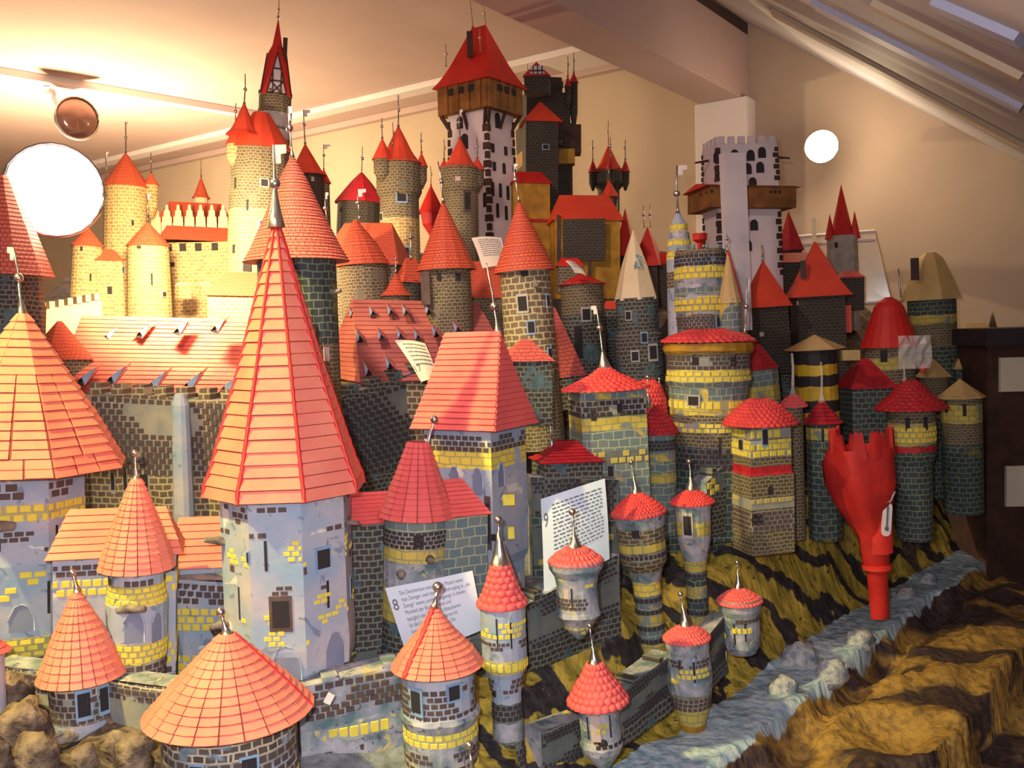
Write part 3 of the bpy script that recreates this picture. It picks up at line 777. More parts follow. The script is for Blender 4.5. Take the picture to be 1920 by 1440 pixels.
def terr(Q):
    k = kern(Q, XY)
    return np.hstack([k, np.ones((len(Q), 1)), Q]) @ sol
NX, NY = 250, 230
xs = np.linspace(-1.7, 1.75, NX); ys = np.linspace(.86, 3.75, NY) 
ys = .86 + (ys - .86) * (0.35 + 0.65 * (ys - .86) / (3.75 - .86))
G = np.array([(x, y) for y in ys for x in xs]); R_t = terr(G)
tv = []; cols = []
ST_PL = []
for p in ((1060, 1520), (1180, 1462), (1265, 1422), (1340, 1378), (1430, 1312), (1510, 1252), (1600, 1183), (1700, 1115), (1790, 1064), (1850, 1026), (1890, 1004)):
    r = ray(*p); t = -.70 / r.z; ST_PL.append(np.array([r.x * t, r.y * t]))
def stream_d(x, y):
    best = (9, 0)
    for a, b_ in zip(ST_PL, ST_PL[1:]):
        e = b_ - a; L2 = e @ e; q = np.array([x, y]) - a; t = min(1, max(0, (q @ e) / L2)); v = q - e * t
        dd_ = math.hypot(*v)
        if dd_ < best[0]: best = (dd_, 1 if (e[0] * q[1] - e[1] * q[0]) < 0 else -1)
    return best
for (x, y), r in zip(G, R_t):
    w = np.clip(r[1:], 0, 1); w[1] = 0; w = w / (w.sum() + 1e-6)
    if x > .0:
        sd1, side = stream_d(x, y); sd1 += .012 * noise.noise(Vector((x * 22, y * 22, 4)))
        hw = .058 if y < 2.2 else .05
        if sd1 < .3:
            f = max(0, min(1, (.16 - sd1) / .10)); r[0] = r[0] * (1 - f) + (EYE.z - .70) * f
            if side > 0: w = np.array([0, 0, 1, 0, 0.]); r[0] = max(r[0], EYE.z - .72)
            elif w[2] > .1: w = np.array([1, 0, 0, 0, 0.])
            if side > 0 and hw < sd1 < hw + .06: r[0] -= .022 * math.sin((sd1 - hw) / .06 * PI)
            g_ = max(0, min(1, (hw - sd1) / .016 + .5)); w = w * (1 - g_); w[1] = g_
        elif side > 0 and sd1 < 1.5 and y < 3: w = np.array([0, 0, 1, 0, 0.])
    nz = noise.noise(Vector((x * 9, y * 9, 0))) * .014 + noise.noise(Vector((x * 28, y * 28, 5))) * .007 + noise.noise(Vector((x * 70, y * 70, 9))) * .004
    if w[1] > .4: nz *= .8
    if w[2] > .4: nz += (abs(noise.noise(Vector((x * 5 + y * 2, y * 3 - x * 4, 3)))) * -.09)
    tv.append((x, y, float(min(r[0], EYE.z + .3)) + nz * (1.2 if w[0] + w[4] + w[2] > .5 else .7)))
    cols.append((w[0] , w[1], w[2], w[4]))
fs = []
for j in range(NY - 1):
    for i in range(NX - 1):
        q = j * NX + i
        if tv[q][0] > 1.34 and tv[q][1] > 2.45: continue
        if any((Vector((tv[k][0], tv[k][1], 0)) ).dot(U) > AW - .06 for k in (q, q + NX + 1, q + NX)): continue
        fs.append((q, q + 1, q + NX + 1, q + NX))
# skirt down to the plinth at the near edge
n0 = len(tv)
tv += [(tv[i][0], tv[i][1], FZ + EYE.z) for i in range(NX)]; cols += [(0, 0, 1, 0)] * NX
for i in range(NX - 1): fs.append((n0 + i, n0 + i + 1, i + 1, i))
m, nt, b = newmat('painted_rock')
b.inputs['Roughness'].default_value = .75
at = N(nt, 'ShaderNodeAttribute', attribute_name='zone'); sp = N(nt, 'ShaderNodeSeparateColor'); nt.links.new(at.outputs['Color'], sp.inputs[0])
oc = N(nt, 'ShaderNodeTexCoord').outputs['Object']
mp = N(nt, 'ShaderNodeMapping'); mp.inputs['Rotation'].default_value = (0.35, -0.5, 0.4); nt.links.new(oc, mp.inputs[0])
wv = N(nt, 'ShaderNodeTexWave', wave_type='BANDS', bands_direction='Z'); wv.inputs['Scale'].default_value = 3.1; wv.inputs['Distortion'].default_value = 8.5; wv.inputs['Detail'].default_value = 4; wv.inputs['Detail Scale'].default_value = 1.4
nt.links.new(mp.outputs[0], wv.inputs[0])
fine = noi(nt, oc, 60, 6, .4)
mp2 = N(nt, 'ShaderNodeMapping'); mp2.inputs['Scale'].default_value = (1, 1, .25); nt.links.new(oc, mp2.inputs[0])
streak = noi(nt, mp2.outputs[0], 45, 5, .3)
och = mix(nt, ramp(nt, streak, .38, .62), lin((146, 130, 48)), lin((212, 178, 70)))
och = mix(nt, ramp(nt, fine, .60, .68), och, lin((92, 84, 40)))
blk = mix(nt, ramp(nt, fine, .4, .65), lin((40, 32, 38)), lin((66, 60, 58)))
bandmask = N(nt, 'ShaderNodeMath', operation='ADD'); nt.links.new(wv.outputs['Fac'], bandmask.inputs[0])
sm = N(nt, 'ShaderNodeMath', operation='MULTIPLY'); sm.inputs[1].default_value = .5; nt.links.new(streak, sm.inputs[0]); nt.links.new(sm.outputs[0], bandmask.inputs[1])
rockc = mix(nt, ramp(nt, bandmask.outputs[0], .42, .50), blk, och)
stream = mix(nt, ramp(nt, streak, .35, .62), lin((134, 162, 184)), lin((192, 206, 216)))
stream = mix(nt, ramp(nt, fine, .62, .72), stream, lin((202, 206, 206)))
mp3 = N(nt, 'ShaderNodeMapping'); mp3.inputs['Rotation'].default_value = (0, 0, -.85); mp3.inputs['Scale'].default_value = (.30, 1.25, 1); nt.links.new(oc, mp3.inputs[0])
bank = mix(nt, ramp(nt, noi(nt, mp3.outputs[0], 5.5, 5, 1.0), .47, .53), lin((58, 42, 46)), lin((172, 132, 62)))
bank = mix(nt, ramp(nt, fine, .45, .75), bank, lin((96, 72, 52)))
court = mix(nt, ramp(nt, noi(nt, oc, 22, 4), .4, .6), lin((140, 142, 150)), lin((104, 108, 112)))
dk = mix(nt, ramp(nt, fine, .4, .65), lin((66, 52, 44)), lin((128, 104, 84)))
wob_ = N(nt, 'ShaderNodeMath', operation='MULTIPLY_ADD'); wob_.inputs[1].default_value = .5; wob_.inputs[2].default_value = -.25; nt.links.new(streak, wob_.inputs[0])
def msk(sock):
    a = N(nt, 'ShaderNodeMath', operation='ADD'); nt.links.new(sock, a.inputs[0]); nt.links.new(wob_.outputs[0], a.inputs[1]); return ramp(nt, a.outputs[0], .40, .50)
c = mix(nt, msk(sp.outputs[0]), court, rockc)
c = mix(nt, msk(at.outputs['Alpha']), c, dk)
c = mix(nt, msk(sp.outputs[2]), c, bank)
c = mix(nt, msk(sp.outputs[1]), c, stream)
nt.links.new(c, b.inputs['Base Color'])
bump(nt, b, streak, .9, .012)
M['rock'] = m
ter = new_obj('model_landscape', tv, fs, 'rock', smooth=True)
ca = ter.data.color_attributes.new('zone', 'FLOAT_COLOR', 'POINT')
ca.data.foreach_set('color', [c for w in cols for c in w] if len(cols) == len(tv) else [0] * 4 * len(tv))
tag(ter, 'painted plaster hill with ochre and black rock and a pale blue stream', 'model landscape')
# foam boulders beside the stream and at the lower left
def boulder(px, py, d, r, mat, label, grp, sc=(1, 1, .8)):
    mb = MB(); mb.ball((0, 0, 0), r * d / F, 12, 9, 0, sc)
    for v in mb.v: v += v.normalized() * noise.noise(v * 60 + Vector((px, py, 0))) * r * d / F * .5
    o = mb.build('boulder', mat, smooth=True); o.location = W(px, py, d); return tag(o, label, 'rock', grp)
M['foam'] = plain('pale_rock_paint', lin((196, 190, 186)), lin((120, 132, 150)), 70, .8, bs=.9, bd=.004)
M['umber'] = plain('umber_rock_paint', lin((150, 126, 104)), lin((72, 54, 48)), 45, .85, bs=.9, bd=.005)
for (px, py, r, w_) in ((1500, 1235, 34, 'largest pale rock, left of the red funnel tube, in the stream'), (1560, 1265, 30, 'pale rock on the near bank just left below the red funnel tube'), (1470, 1290, 24, 'small pale rock farthest left along the blue stream'),
    (1610, 1205, 26, 'pale rock right at the foot of the red funnel tube'), (1700, 1120, 20, 'pale rock a little right of the red funnel tube'), (1740, 1090, 16, 'smallest pale rock, farthest up the stream')):
    boulder(px, py, .675 * F / (py - 612), r, 'foam', w_, 'pale rocks along the stream', (1.1, .8, .9))
for (px, py, d, r, w_) in ((40, 1370, 1.16, 52, 'biggest crumbly umber rock at the bottom left edge'), (20, 1300, 1.25, 40, 'umber rock highest at the left edge, left of the small cone turret'), (70, 1420, 1.1, 44, 'umber rock at the bottom edge below the small cone turret'), (200, 1340, 1.25, 34, 'umber rock touching the right side of the small cone turret'),
    (255, 1410, 1.14, 40, 'umber rock tucked under the left rim of the wide front cone roof'), (225, 1400, 1.16, 30, 'smaller umber rock left of the one under the wide cone roof'), (-20, 1420, 1.1, 40, 'umber rock cut off by the bottom left corner'), (160, 1425, 1.1, 25, 'little umber rock at the bottom edge in front of the small cone turret')):
    boulder(px, py, d, r, 'umber', w_, 'umber rocks at the bottom left', (1, .8, 1.1))
# ================================================================== the castle, near to far
BB, DB, YB, YD = 'brown_brick', 'dark_brick', 'yellow_brick', 'yellow_dull'
FL = [(0, 1), (.06, .86), (.14, .76), (1, 0)]                      # flared eave
CV = [(0, 1), (.15, .72), (.35, .52), (.6, .34), (.85, .14), (1, .02)]     # concave witch hat
DOME = [(0, 1), (.3, .82), (.6, .58), (.85, .33), (1, .14)]
def P(*a): return list(a)
# --- tall octagonal spire tower
tower('spire_tower', 'tall blue grey octagonal tower with a steep pink and red ribbed spire', 1.35, (518, 425), (553, 1330), 912,
  body=dict(n=8, rot=11, mat='plaster', wav=0, prof=[(906, 122), (1140, 122), (1180, 125), (1225, 122), (1228, 110), (1330, 112)],
    bands=[(1258, 1285, 'yel'), (1285, 1330, 'brk')],
    bricks=[(922, 978, BB, .42, 17, 11), (982, 1030, YB, .42, 15, 9.5), (1030, 1046, BB, .38, 14, 9), (1062, 1080, BB, .42, 14, 9), (1085, 1170, YB, .36, 14, 9), (1252, 1282, YB, .6, 19, 11), (1286, 1325, BB, .6, 18, 12)]),
  roof=dict(n=8, rot=11, r=148, rows=23, mode='tiles', mat='salmon', th=4.2, jit=.5, prof=[(0, 1), (.04, .985), (.1, .9), (.5, .49), (1, .03)], hips=1, hipr=4.6, hiprows=23),
  fins=[dict(cone=(78, 17), pole=72, ball=(.02, 10.5), flag=(24, 34), r=3.2)],
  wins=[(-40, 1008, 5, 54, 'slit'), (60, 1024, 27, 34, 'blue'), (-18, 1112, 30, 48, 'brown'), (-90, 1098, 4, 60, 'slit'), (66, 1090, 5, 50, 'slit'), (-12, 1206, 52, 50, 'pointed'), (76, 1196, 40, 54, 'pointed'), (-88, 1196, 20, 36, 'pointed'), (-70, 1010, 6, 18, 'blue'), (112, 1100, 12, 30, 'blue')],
  logs=[(-118, 996, 42, 8, -1.5), (-118, 1145, 40, 8, -1.4), (118, 975, 26, 5, 1.3)])
# --- big left tower
tower('cone_roof_tower', 'huge cone roofed tower cut by the left edge, roof lit yellow', 1.45, (42, 588), (46, 1330), 868,
  body=dict(n=8, rot=20, mat='plaster', wav=0, prof=[(860, 112), (1000, 112), (1030, 122), (1160, 118), (1200, 108), (1330, 100)],
    bands=[(1160, 1198, 'yel'), (1198, 1330, 'brk'), (925, 950, 'yel')],
    bricks=[(885, 915, BB, .62, 20, 12), (922, 955, YB, .5, 19, 13), (970, 1020, BB, .42, 16, 10), (1040, 1105, YB, .42, 20, 13), (1162, 1198, YB, .75, 20, 12)]),
  roof=dict(n=8, k=2.6, rot=14, r=188, rows=18, mode='tiles', mat='salmon', th=2.6, jit=.8, prof=[(0, 1), (.3, .74), (1, .05)]),
  fins=[dict(cone=(40, 9), pole=84, ball=(.32, 8.5), flag=(-12, 24), r=2.4, lean=-.13)],
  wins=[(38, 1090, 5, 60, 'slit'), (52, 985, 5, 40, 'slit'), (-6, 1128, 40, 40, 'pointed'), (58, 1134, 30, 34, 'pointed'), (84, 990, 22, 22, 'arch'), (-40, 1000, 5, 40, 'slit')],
  logs=[(-20, 960, 70, 10, -.9)])
# --- small cone lower left
tower('bartizan', 'small salmon cone roofed turret low at the left above umber rocks', 1.25, (145, 1108), (165, 1450), 1265,
  body=dict(n=20, mat='plaster', prof=[(1262, 60), (1330, 58), (1352, 56), (1372, 50), (1392, 42), (1450, 44)], bands=[(1262, 1340, 'brk'), (1388, 1418, 'yel')],
    bricks=[(1288, 1336, BB, .56, 15, 11), (1392, 1416, YB, .7, 15, 11)]),
  roof=dict(n=22, r=79, rows=12, mode='tiles', mat='salmon', th=3, prof=[(0, 1), (.5, .58), (1, .06)], off=(-2, 0, 0)),
  fins=[dict(cone=(22, 8), pole=14, ball=(1, 7), r=3, lean=-.2)],
  wins=[(0, 1300, 22, 44, 'blue'), (34, 1300, 16, 44, 'blue')], logs=[(-20, 1356, 46, 12, -.8)])
# --- wide cone front
tower('round_tower', 'squat brick round tower under a very wide salmon cone roof in front', 1.15, (425, 1187), (436, 1480), 1330,
  body=dict(n=20, mat='plaster', prof=[(1318, 124), (1480, 126)], bands=[(1318, 1400, 'brk'), (1440, 1480, 'yel')],
    bricks=[(1376, 1440, BB, .68, 22, 14), (1446, 1478, YB, .7, 22, 14)]),
  roof=dict(n=22, r=158, rows=12, mode='tiles', mat='salmon', th=3.2, prof=[(0, 1), (.3, .74), (1, .08)], rot=74, seam=0, hipr=5),
  fins=[dict(cone=(26, 11), pole=16, ball=(1, 9), r=3.5, lean=-.25)], wins=[(-60, 1392, 22, 26, 'blue'), (30, 1388, 26, 28, 'blue')])
# --- E cone with red ridge
tower('round_tower', 'brick tower with salmon cone roof and one red ridge, below the paper numbered 8', 1.27, (815, 1137), (832, 1480), 1245,
  body=dict(n=20, mat='plaster2', prof=[(1240, 70), (1320, 70), (1332, 78), (1350, 70), (1375, 72), (1480, 68)], bands=[(1350, 1372, 'yel'), (1240, 1325, 'plaster'), (1410, 1480, 'brk')],
    bricks=[(1268, 1326, BB, .62, 16, 11), (1348, 1374, YB, .75, 17, 11), (1384, 1404, BB, .7, 15, 10), (1420, 1450, YB, .6, 16, 12)]),
  roof=dict(n=20, r=88, rows=12, mode='tiles', mat='salmon', th=2.8, rot=-45, seam=0, hipr=6, prof=[(0, 1), (.25, .78), (.6, .38), (1, .03)]),
  fins=[dict(cone=(26, 8), pole=12, ball=(1, 10), r=4, lean=.2)], wins=[(-42, 1290, 24, 40, 'blue'), (28, 1276, 22, 26, 'blue')])
# --- F knobbly turret
tower('turret', 'slim turret with knobbly coral roof and large pewter cone, right of paper 8', 1.35, (938, 1056), (958, 1470), 1132,
  body=dict(n=20, mat='plaster', prof=[(1122, 42), (1150, 43), (1240, 43), (1262, 34), (1300, 28), (1470, 32)], bands=[(1226, 1250, 'yel'), (1310, 1345, 'brkd'), (1345, 1380, 'plaster2'), (1380, 1470, 'brkd')],
    bricks=[(1155, 1185, YB, .5, 12, 10), (1190, 1206, BB, .5, 9, 7), (1228, 1248, YB, .75, 14, 11), (1262, 1290, BB, .5, 11, 9), (1312, 1342, DB, .7, 12, 9), (1384, 1440, DB, .6, 13, 10)]),
  roof=dict(n=15, r=49, rows=7, mode='lumps', mat='crimson', tmat='pinkroof', th=3.4, prof=[(0, 1), (.3, .72), (1, .34)]),
  fins=[dict(cone=(62, 20), pole=24, ball=(.9, 8), r=2.6)], wins=[(-12, 1175, 3, 60, 'slit'), (14, 1178, 3, 50, 'slit'), (-24, 1290, 14, 12, 'slit')])
# --- G cup turret
tower('turret', 'cup shaped grey turret with a frilled coral roof in front of the paper numbered 9', 1.4, (1078, 1026), (1086, 1196), 1052,
  body=dict(n=20, mat='plaster2', prof=[(1048, 52), (1062, 52), (1078, 42), (1100, 38), (1140, 40), (1150, 44), (1160, 34), (1180, 22), (1196, 8)],
    bricks=[(1086, 1110, YB, .4, 10, 8), (1112, 1134, BB, .42, 9, 7), (1166, 1184, YD, .5, 12, 9)]),
  roof=dict(n=30, r=53, rows=3, mode='lumps', mat='crimson', tmat='pinkroof', th=3, prof=[(0, 1), (.6, .62), (1, .3)]),
  fins=[dict(cone=(26, 15), pole=42, ball=(1, 7), r=2.4, lean=-.03)], wins=[(-10, 1112, 3, 40, 'slit'), (-20, 1100, 10, 44, 'pale')])
# --- H
tower('turret', 'small grey turret with a bell shaped knobbly coral roof at the bottom centre', 1.35, (1115, 1242), (1132, 1440), 1314,
  body=dict(n=20, mat='plaster2', prof=[(1304, 42), (1320, 40), (1380, 38), (1392, 42), (1404, 38), (1440, 10)], bricks=[(1340, 1362, YD, .4, 12, 9), (1370, 1390, DB, .4, 12, 9)]),
  roof=dict(n=24, r=60, rows=7, mode='lumps', mat='crimson', tmat='pinkroof', th=2.8, prof=[(0, 1), (.35, .75), (.75, .4), (1, .24)]),
  fins=[dict(cone=(34, 12), pole=38, ball=(1, 5), r=1.8, lean=-.04)], wins=[(-22, 1350, 3, 44, 'slit'), (20, 1348, 3, 44, 'slit'), (4, 1378, 18, 18, 'arch'), (-8, 1350, 18, 50, 'pale')])
# --- I J bartizans over the stream
tower('turret', 'banded turret with a low coral cap standing lowest above the stream', 1.55, (1286, 1171), (1300, 1372), 1196,
  body=dict(n=20, mat='plaster2', prof=[(1192, 42), (1210, 42), (1220, 40), (1260, 44), (1290, 42), (1330, 32), (1372, 22)], bands=[(1292, 1325, 'brkg'), (1322, 1352, 'ydull'), (1352, 1372, 'ochre')],
    bricks=[(1226, 1240, BB, .5, 9, 7), (1240, 1268, YB, .42, 10, 8), (1296, 1322, BB, .5, 10, 7)]),
  roof=dict(n=34, r=46, rows=5, mode='lumps', join=1, mat='crimson', tmat='pinkroof', th=2, prof=DOME),
  fins=[dict(cone=(38, 13), pole=22, ball=(1, 5), r=1.8, lean=-.1)], wins=[(10, 1245, 4, 40, 'blue'), (-16, 1245, 3, 40, 'slit')])
tower('turret', 'short turret with a low coral cap, uppermost above the stream bend', 1.7, (1385, 1103), (1392, 1222), 1127,
  body=dict(n=20, mat='plaster2', prof=[(1120, 40), (1140, 40), (1150, 36), (1208, 34), (1222, 26)], bricks=[(1150, 1160, BB, .5, 8, 6), (1166, 1192, YB, .4, 10, 9)]),
  roof=dict(n=34, r=44, rows=5, mode='lumps', join=1, mat='crimson', tmat='pinkroof', th=2, prof=DOME),
  fins=[dict(cone=(32, 9), pole=18, ball=(1, 4.5), r=1.6)], wins=[(-12, 1178, 3, 40, 'slit'), (8, 1172, 3, 40, 'slit')])
# --- K L striped column turrets
tower('turret', 'striped column turret with a red knobbly roof, left of the pair above the gorge', 1.65, (1193, 925), (1234, 1290), 962,
  body=dict(n=20, mat='plaster2', prof=[(956, 50), (985, 46), (1050, 43), (1064, 34), (1090, 26), (1290, 25)], bands=[(984, 1012, 'brkg'), (1012, 1028, 'ydull'), (1028, 1066, 'brkg'), (1086, 1110, 'yel'), (1110, 1146, 'teal'), (1146, 1166, 'ydull'), (1166, 1200, 'teal'), (1200, 1226, 'ydull'), (1226, 1260, 'brkd')],
    bricks=[(1114, 1124, DB, .9, 9, 6), (1136, 1146, DB, .9, 9, 6), (1166, 1176, DB, .9, 9, 6), (1190, 1200, DB, .9, 9, 6), (1030, 1040, DB, .6, 9, 6)]),
  roof=dict(n=40, r=53, rows=7, mode='lumps', join=1, mat='crimson', th=2, prof=DOME, skew=-.12),
  fins=[dict(cone=(30, 9), pole=30, ball=(1, 4.5), r=1.6, lean=-.05)], wins=[(-8, 990, 14, 14, 'square')])
tower('turret', 'striped column turret with a red knobbly roof, right of the pair above the gorge', 1.75, (1297, 918), (1316, 1290), 942,
  body=dict(n=20, mat='plaster2', prof=[(936, 36), (960, 33), (1010, 31), (1040, 24), (1060, 20), (1290, 19)], bands=[(974, 1000, 'ydull'), (1048, 1068, 'ydull'), (1068, 1094, 'teald'), (1094, 1116, 'ydull'), (1116, 1150, 'teald'), (1150, 1172, 'ydull'), (1172, 1290, 'brkd')],
    bricks=[(1070, 1078, DB, .9, 9, 6), (1116, 1124, DB, .9, 9, 6), (1140, 1148, DB, .9, 9, 6)]),
  roof=dict(n=36, r=42, rows=6, mode='lumps', join=1, mat='crimson', th=2, prof=DOME),
  fins=[dict(cone=(28, 11), pole=26, ball=(1, 4.5), r=1.6, lean=-.05)], wins=[(-10, 978, 16, 36, 'frame')])
# --- M hipped roof tower
tower('hip_roof_tower', 'pale blue and yellow tower with a big coral hipped roof at centre', 1.57, (885, 622), (905, 1240), 796,
  body=dict(n=('rect', .86), rot=-33, mat='plaster', wav=0, prof=[(790, 73), (1030, 73), (1050, 66), (1240, 64)], bands=[(826, 866, 'yel')],
    bricks=[(806, 836, BB, .62, 14, 10), (1060, 1090, YD, .5, 16, 10)]),
  roof=dict(n=('rect', .87), rot=-33, ridge=.66, r=92, rows=17, mode='tiles', k=6, mat='pinkroof', th=3, jit=.35, gap=.0, prof=[(0, 1), (.5, .46), (1, 0)], skew=.1),
  fins=[dict(dx=49, dy=-10, y=624, cone=(20, 9), pole=110, ball=(.26, 8), r=1.9, lean=-.14)],
  wins=[(18, 960, 9, 72, 'brown'), (-22, 940, 4, 50, 'slit'), (-40, 890, 22, 44, 'pointed'), (2, 890, 22, 44, 'pointed'), (44, 880, 20, 40, 'pointed'), (24, 985, 16, 12, 'slit')],
  boxes=[('yellow_patch', 55, 925, 58, 26, 20, 8, 'yellow_brick'), ('yellow_patch', 60, 985, 58, 12, 22, 8, 'yellow_brick'), ('corbel', 30, 1000, 70, 40, 10, 20, 'plaster2')])
# --- N onion roofed gatehouse
tower('gatehouse', 'gatehouse with a flared pink spire roof between two low pink roof wings', 1.46, (784, 828), (775, 1250), 965,
  body=dict(n=20, mat='teal', prof=[(955, 62), (1250, 62)], bands=[(985, 1015, 'brk'), (1015, 1040, 'ydull'), (1090, 1150, 'ydull'), (1040, 1090, 'plaster2'), (1150, 1250, 'brkd')],
    bricks=[(984, 1016, DB, .62, 12, 8)]),
  roof=dict(n=16, r=73, rows=14, mode='tiles', mat='pinkroof', th=2.6, topr=.27, prof=[(0, 1), (.1, .9), (.3, .68), (.6, .36), (1, 0)]),
  fins=[dict(dx=18, dy=0, y=832, cone=(22, 7), pole=26, ball=(1, 8), r=2.4, lean=.25)], wins=[(4, 1000, 18, 24, 'square')],
  logs=[(-30, 1060, 20, 9, 0), (26, 1035, 20, 8, .2)])
def wing(label, d, px, py, w, dp, h, rot, mat, rows=7, tmat=None, ridge=.8, hb=60, bmat='brkd', mode='tiles', k=5, group=None, name='roof_wing', bricks=(), prof=None, th=2.2, fins=(), wins=(), boxes=(), topx=0):
    """low building: eave centre (px,py), half width w, depth ratio, roof height h, wall height hb"""
    return tower(name, label, d, (px + topx, py - h), (px, py + hb), py,
      body=dict(n=('rect', dp), rot=rot, mat=bmat, wav=0, prof=[(py - 2, w * .9), (py + hb, w * .9)], bricks=bricks) if hb else None,
      roof=dict(n=('rect', dp), rot=rot, ridge=ridge, r=w, rows=rows, mode=mode, k=k, mat=mat, th=th, jit=.4, gap=0, prof=prof or [(0, 1), (1, 0)]),
      cat='model building', group=group, fins=fins, wins=wins, boxes=boxes)
wing('low pink roof wing left of the flared gatehouse spire', 1.48, 700, 972, 62, .8, 50, 14, 'pinkroof', rows=8, hb=230, bmat='brkd', k=3, ridge=.9)
wing('low pink roof wing right of the flared gatehouse spire', 1.485, 848, 960, 60, .8, 62, 22, 'pinkroof', rows=9, hb=230, bmat='teal', k=3, ridge=.3)
# --- chapel row left
wing('long low salmon roof left of the tall octagonal tower', 1.36, 222, 1030, 116, .55, 78, -6, 'salmon', rows=7, hb=330, bmat='plaster', k=1, ridge=.72, bricks=[(1040, 1062, BB, .6, 17, 11), (1066, 1098, YB, .8, 17, 12), (1190, 1230, YB, .6, 18, 12), (1235, 1290, BB, .6, 18, 12)])
wing('short salmon lean-to roof touching the left side of the octagonal tower', 1.5, 400, 1054, 68, .62, 86, -4, 'salmon', rows=7, hb=300, bmat='plaster', k=1, ridge=.9, bricks=[(1068, 1084, BB, .7, 17, 11), (1088, 1120, YB, .9, 17, 12), (1180, 1222, YB, .7, 18, 12), (1226, 1270, BB, .6, 18, 12)])
tower('spire_turret', 'curved salmon spire with silver pin rising from the low chapel roofs', 1.30, (256, 897), (258, 1340), 1062,
  body=dict(n=20, mat='plaster', prof=[(1050, 48), (1100, 50), (1125, 56), (1200, 54), (1340, 44)], bands=[(1086, 1122, 'yel'), (1190, 1228, 'yel'), (1228, 1300, 'brk')],
    bricks=[(1074, 1088, BB, .6, 14, 10), (1088, 1120, YB, .8, 15, 10), (1192, 1226, YB, .8, 16, 11), (1230, 1290, BB, .6, 16, 11)]),
  roof=dict(n=18, r=68, rows=15, mode='tiles', mat='salmon', th=3, prof=[(0, 1), (.12, .93), (.35, .74), (.7, .42), (1, .12)]),
  fins=[dict(cone=(20, 7), pole=28, ball=(1, 6), r=2, lean=-.05)], wins=[(-6, 1160, 34, 54, 'pointed'), (34, 1166, 24, 50, 'pointed')],
  logs=[(-36, 1128, 60, 9, .8), (-40, 1112, 30, 8, 1.2)])
# --- O crinkled crimson roofs
wing('crumpled crimson roof with drooping corners below the hat roofed tower', 1.78, 1062, 862, 62, .75, 36, 18, 'crim2', rows=7, k=5, hb=190, bmat='brkd', ridge=.2, prof=[(0, 1), (.3, .6), (1, .12)],
  bricks=[(890, 940, DB, .55, 12, 8)], fins=[dict(dx=-26, y=848, cone=(30, 11), pole=32, ball=(1, 5.5), r=1.8, lean=-.08)])
# --- P hat roof
tower('hat_roof_tower', 'square slate blue tower with a red tasselled hat roof and tall silver pin', 1.85, (1134, 690), (1150, 1030), 728,
  body=dict(n=('rect', .8), rot=16, mat='teal', wav=0, prof=[(722, 62), (1030, 62)], bands=[(744, 772, 'brkg'), (776, 800, 'ydull')], bricks=[(746, 776, DB, .5, 12, 8), (838, 862, YD, .35, 14, 12)]),
  roof=dict(n=34, r=84, rows=8, mode='lumps', join=1, mat='crimson', tmat='crimson', th=2.6, prof=[(0, 1), (.3, .68), (.7, .3), (1, .12)], skew=.12),
  fins=[dict(cone=(34, 13), pole=84, ball=(.5, 6), flag=(-10, 16), r=1.6, lean=-.09)], wins=[(-24, 770, 10, 22, 'slit'), (24, 762, 10, 18, 'slit'), (2, 880, 10, 30, 'slit')])
tower('turret', 'small crimson roofed turret tucked at the right foot of the hat roofed tower', 1.93, (1232, 762), (1240, 1000), 812,
  body=dict(n=20, mat='teal', prof=[(806, 32), (1000, 32)], bands=[(846, 862, 'ydull'), (884, 902, 'ydull')], bricks=[(822, 842, DB, .6, 9, 6)]),
  roof=dict(n=30, r=38, rows=7, mode='lumps', join=1, mat='crim2', tmat='crim2', th=2, prof=DOME), fins=[dict(dx=-16, cone=(28, 9), pole=28, ball=(1, 4), r=1.4)])
tower('turret', 'round topped red turret roof peeping behind the hat roofed tower', 2.02, (1216, 712), (1220, 960), 775,
  body=dict(n=20, mat='teald', prof=[(770, 34), (960, 34)]),
  roof=dict(n=30, r=34, rows=8, mode='lumps', join=1, mat='crimson', tmat='crimson', th=2, prof=[(0, 1), (.4, .95), (.8, .7), (1, .3)]), fins=[dict(dx=20, y=735, cone=(8, 4), pole=16, ball=(1, 3), r=1)])
# --- R broad round tower with disc roof and stepped keep on it
tower('drum_tower', 'broad round stone tower capped by a flat crimson disc roof', 2.0, (1327, 618), (1330, 1000), 640,
  body=dict(n=20, mat='teal', prof=[(642, 82), (655, 84), (668, 76), (700, 76), (712, 80), (724, 74), (830, 72), (1000, 74)], bands=[(642, 660, 'ochre'), (660, 690, 'brkg'), (690, 712, 'yel'), (712, 745, 'teal'), (745, 772, 'ydull'), (772, 830, 'brkg'), (830, 1000, 'teald')],
    bricks=[(666, 690, BB, .5, 11, 8), (692, 712, YB, .6, 16, 10), (746, 762, YB, .45, 14, 9), (786, 804, YB, .4, 14, 9), (832, 870, DB, .5, 12, 8)]),
  roof=dict(n=40, r=88, rows=4, mode='lumps', join=1, mat='crimson', tmat='crimson', th=2.4, prof=[(0, 1), (.5, .8), (1, .3)], skew=.07),
  fins=[dict(dx=70, y=624, cone=(16, 4), pole=84, ball=(.38, 5), flag=(4, 24), r=1.4, lean=.05)],
  wins=[(-22, 672, 12, 18, 'square'), (44, 672, 12, 24, 'square'), (20, 830, 5, 40, 'slit'), (-26, 745, 20, 16, 'frame')])
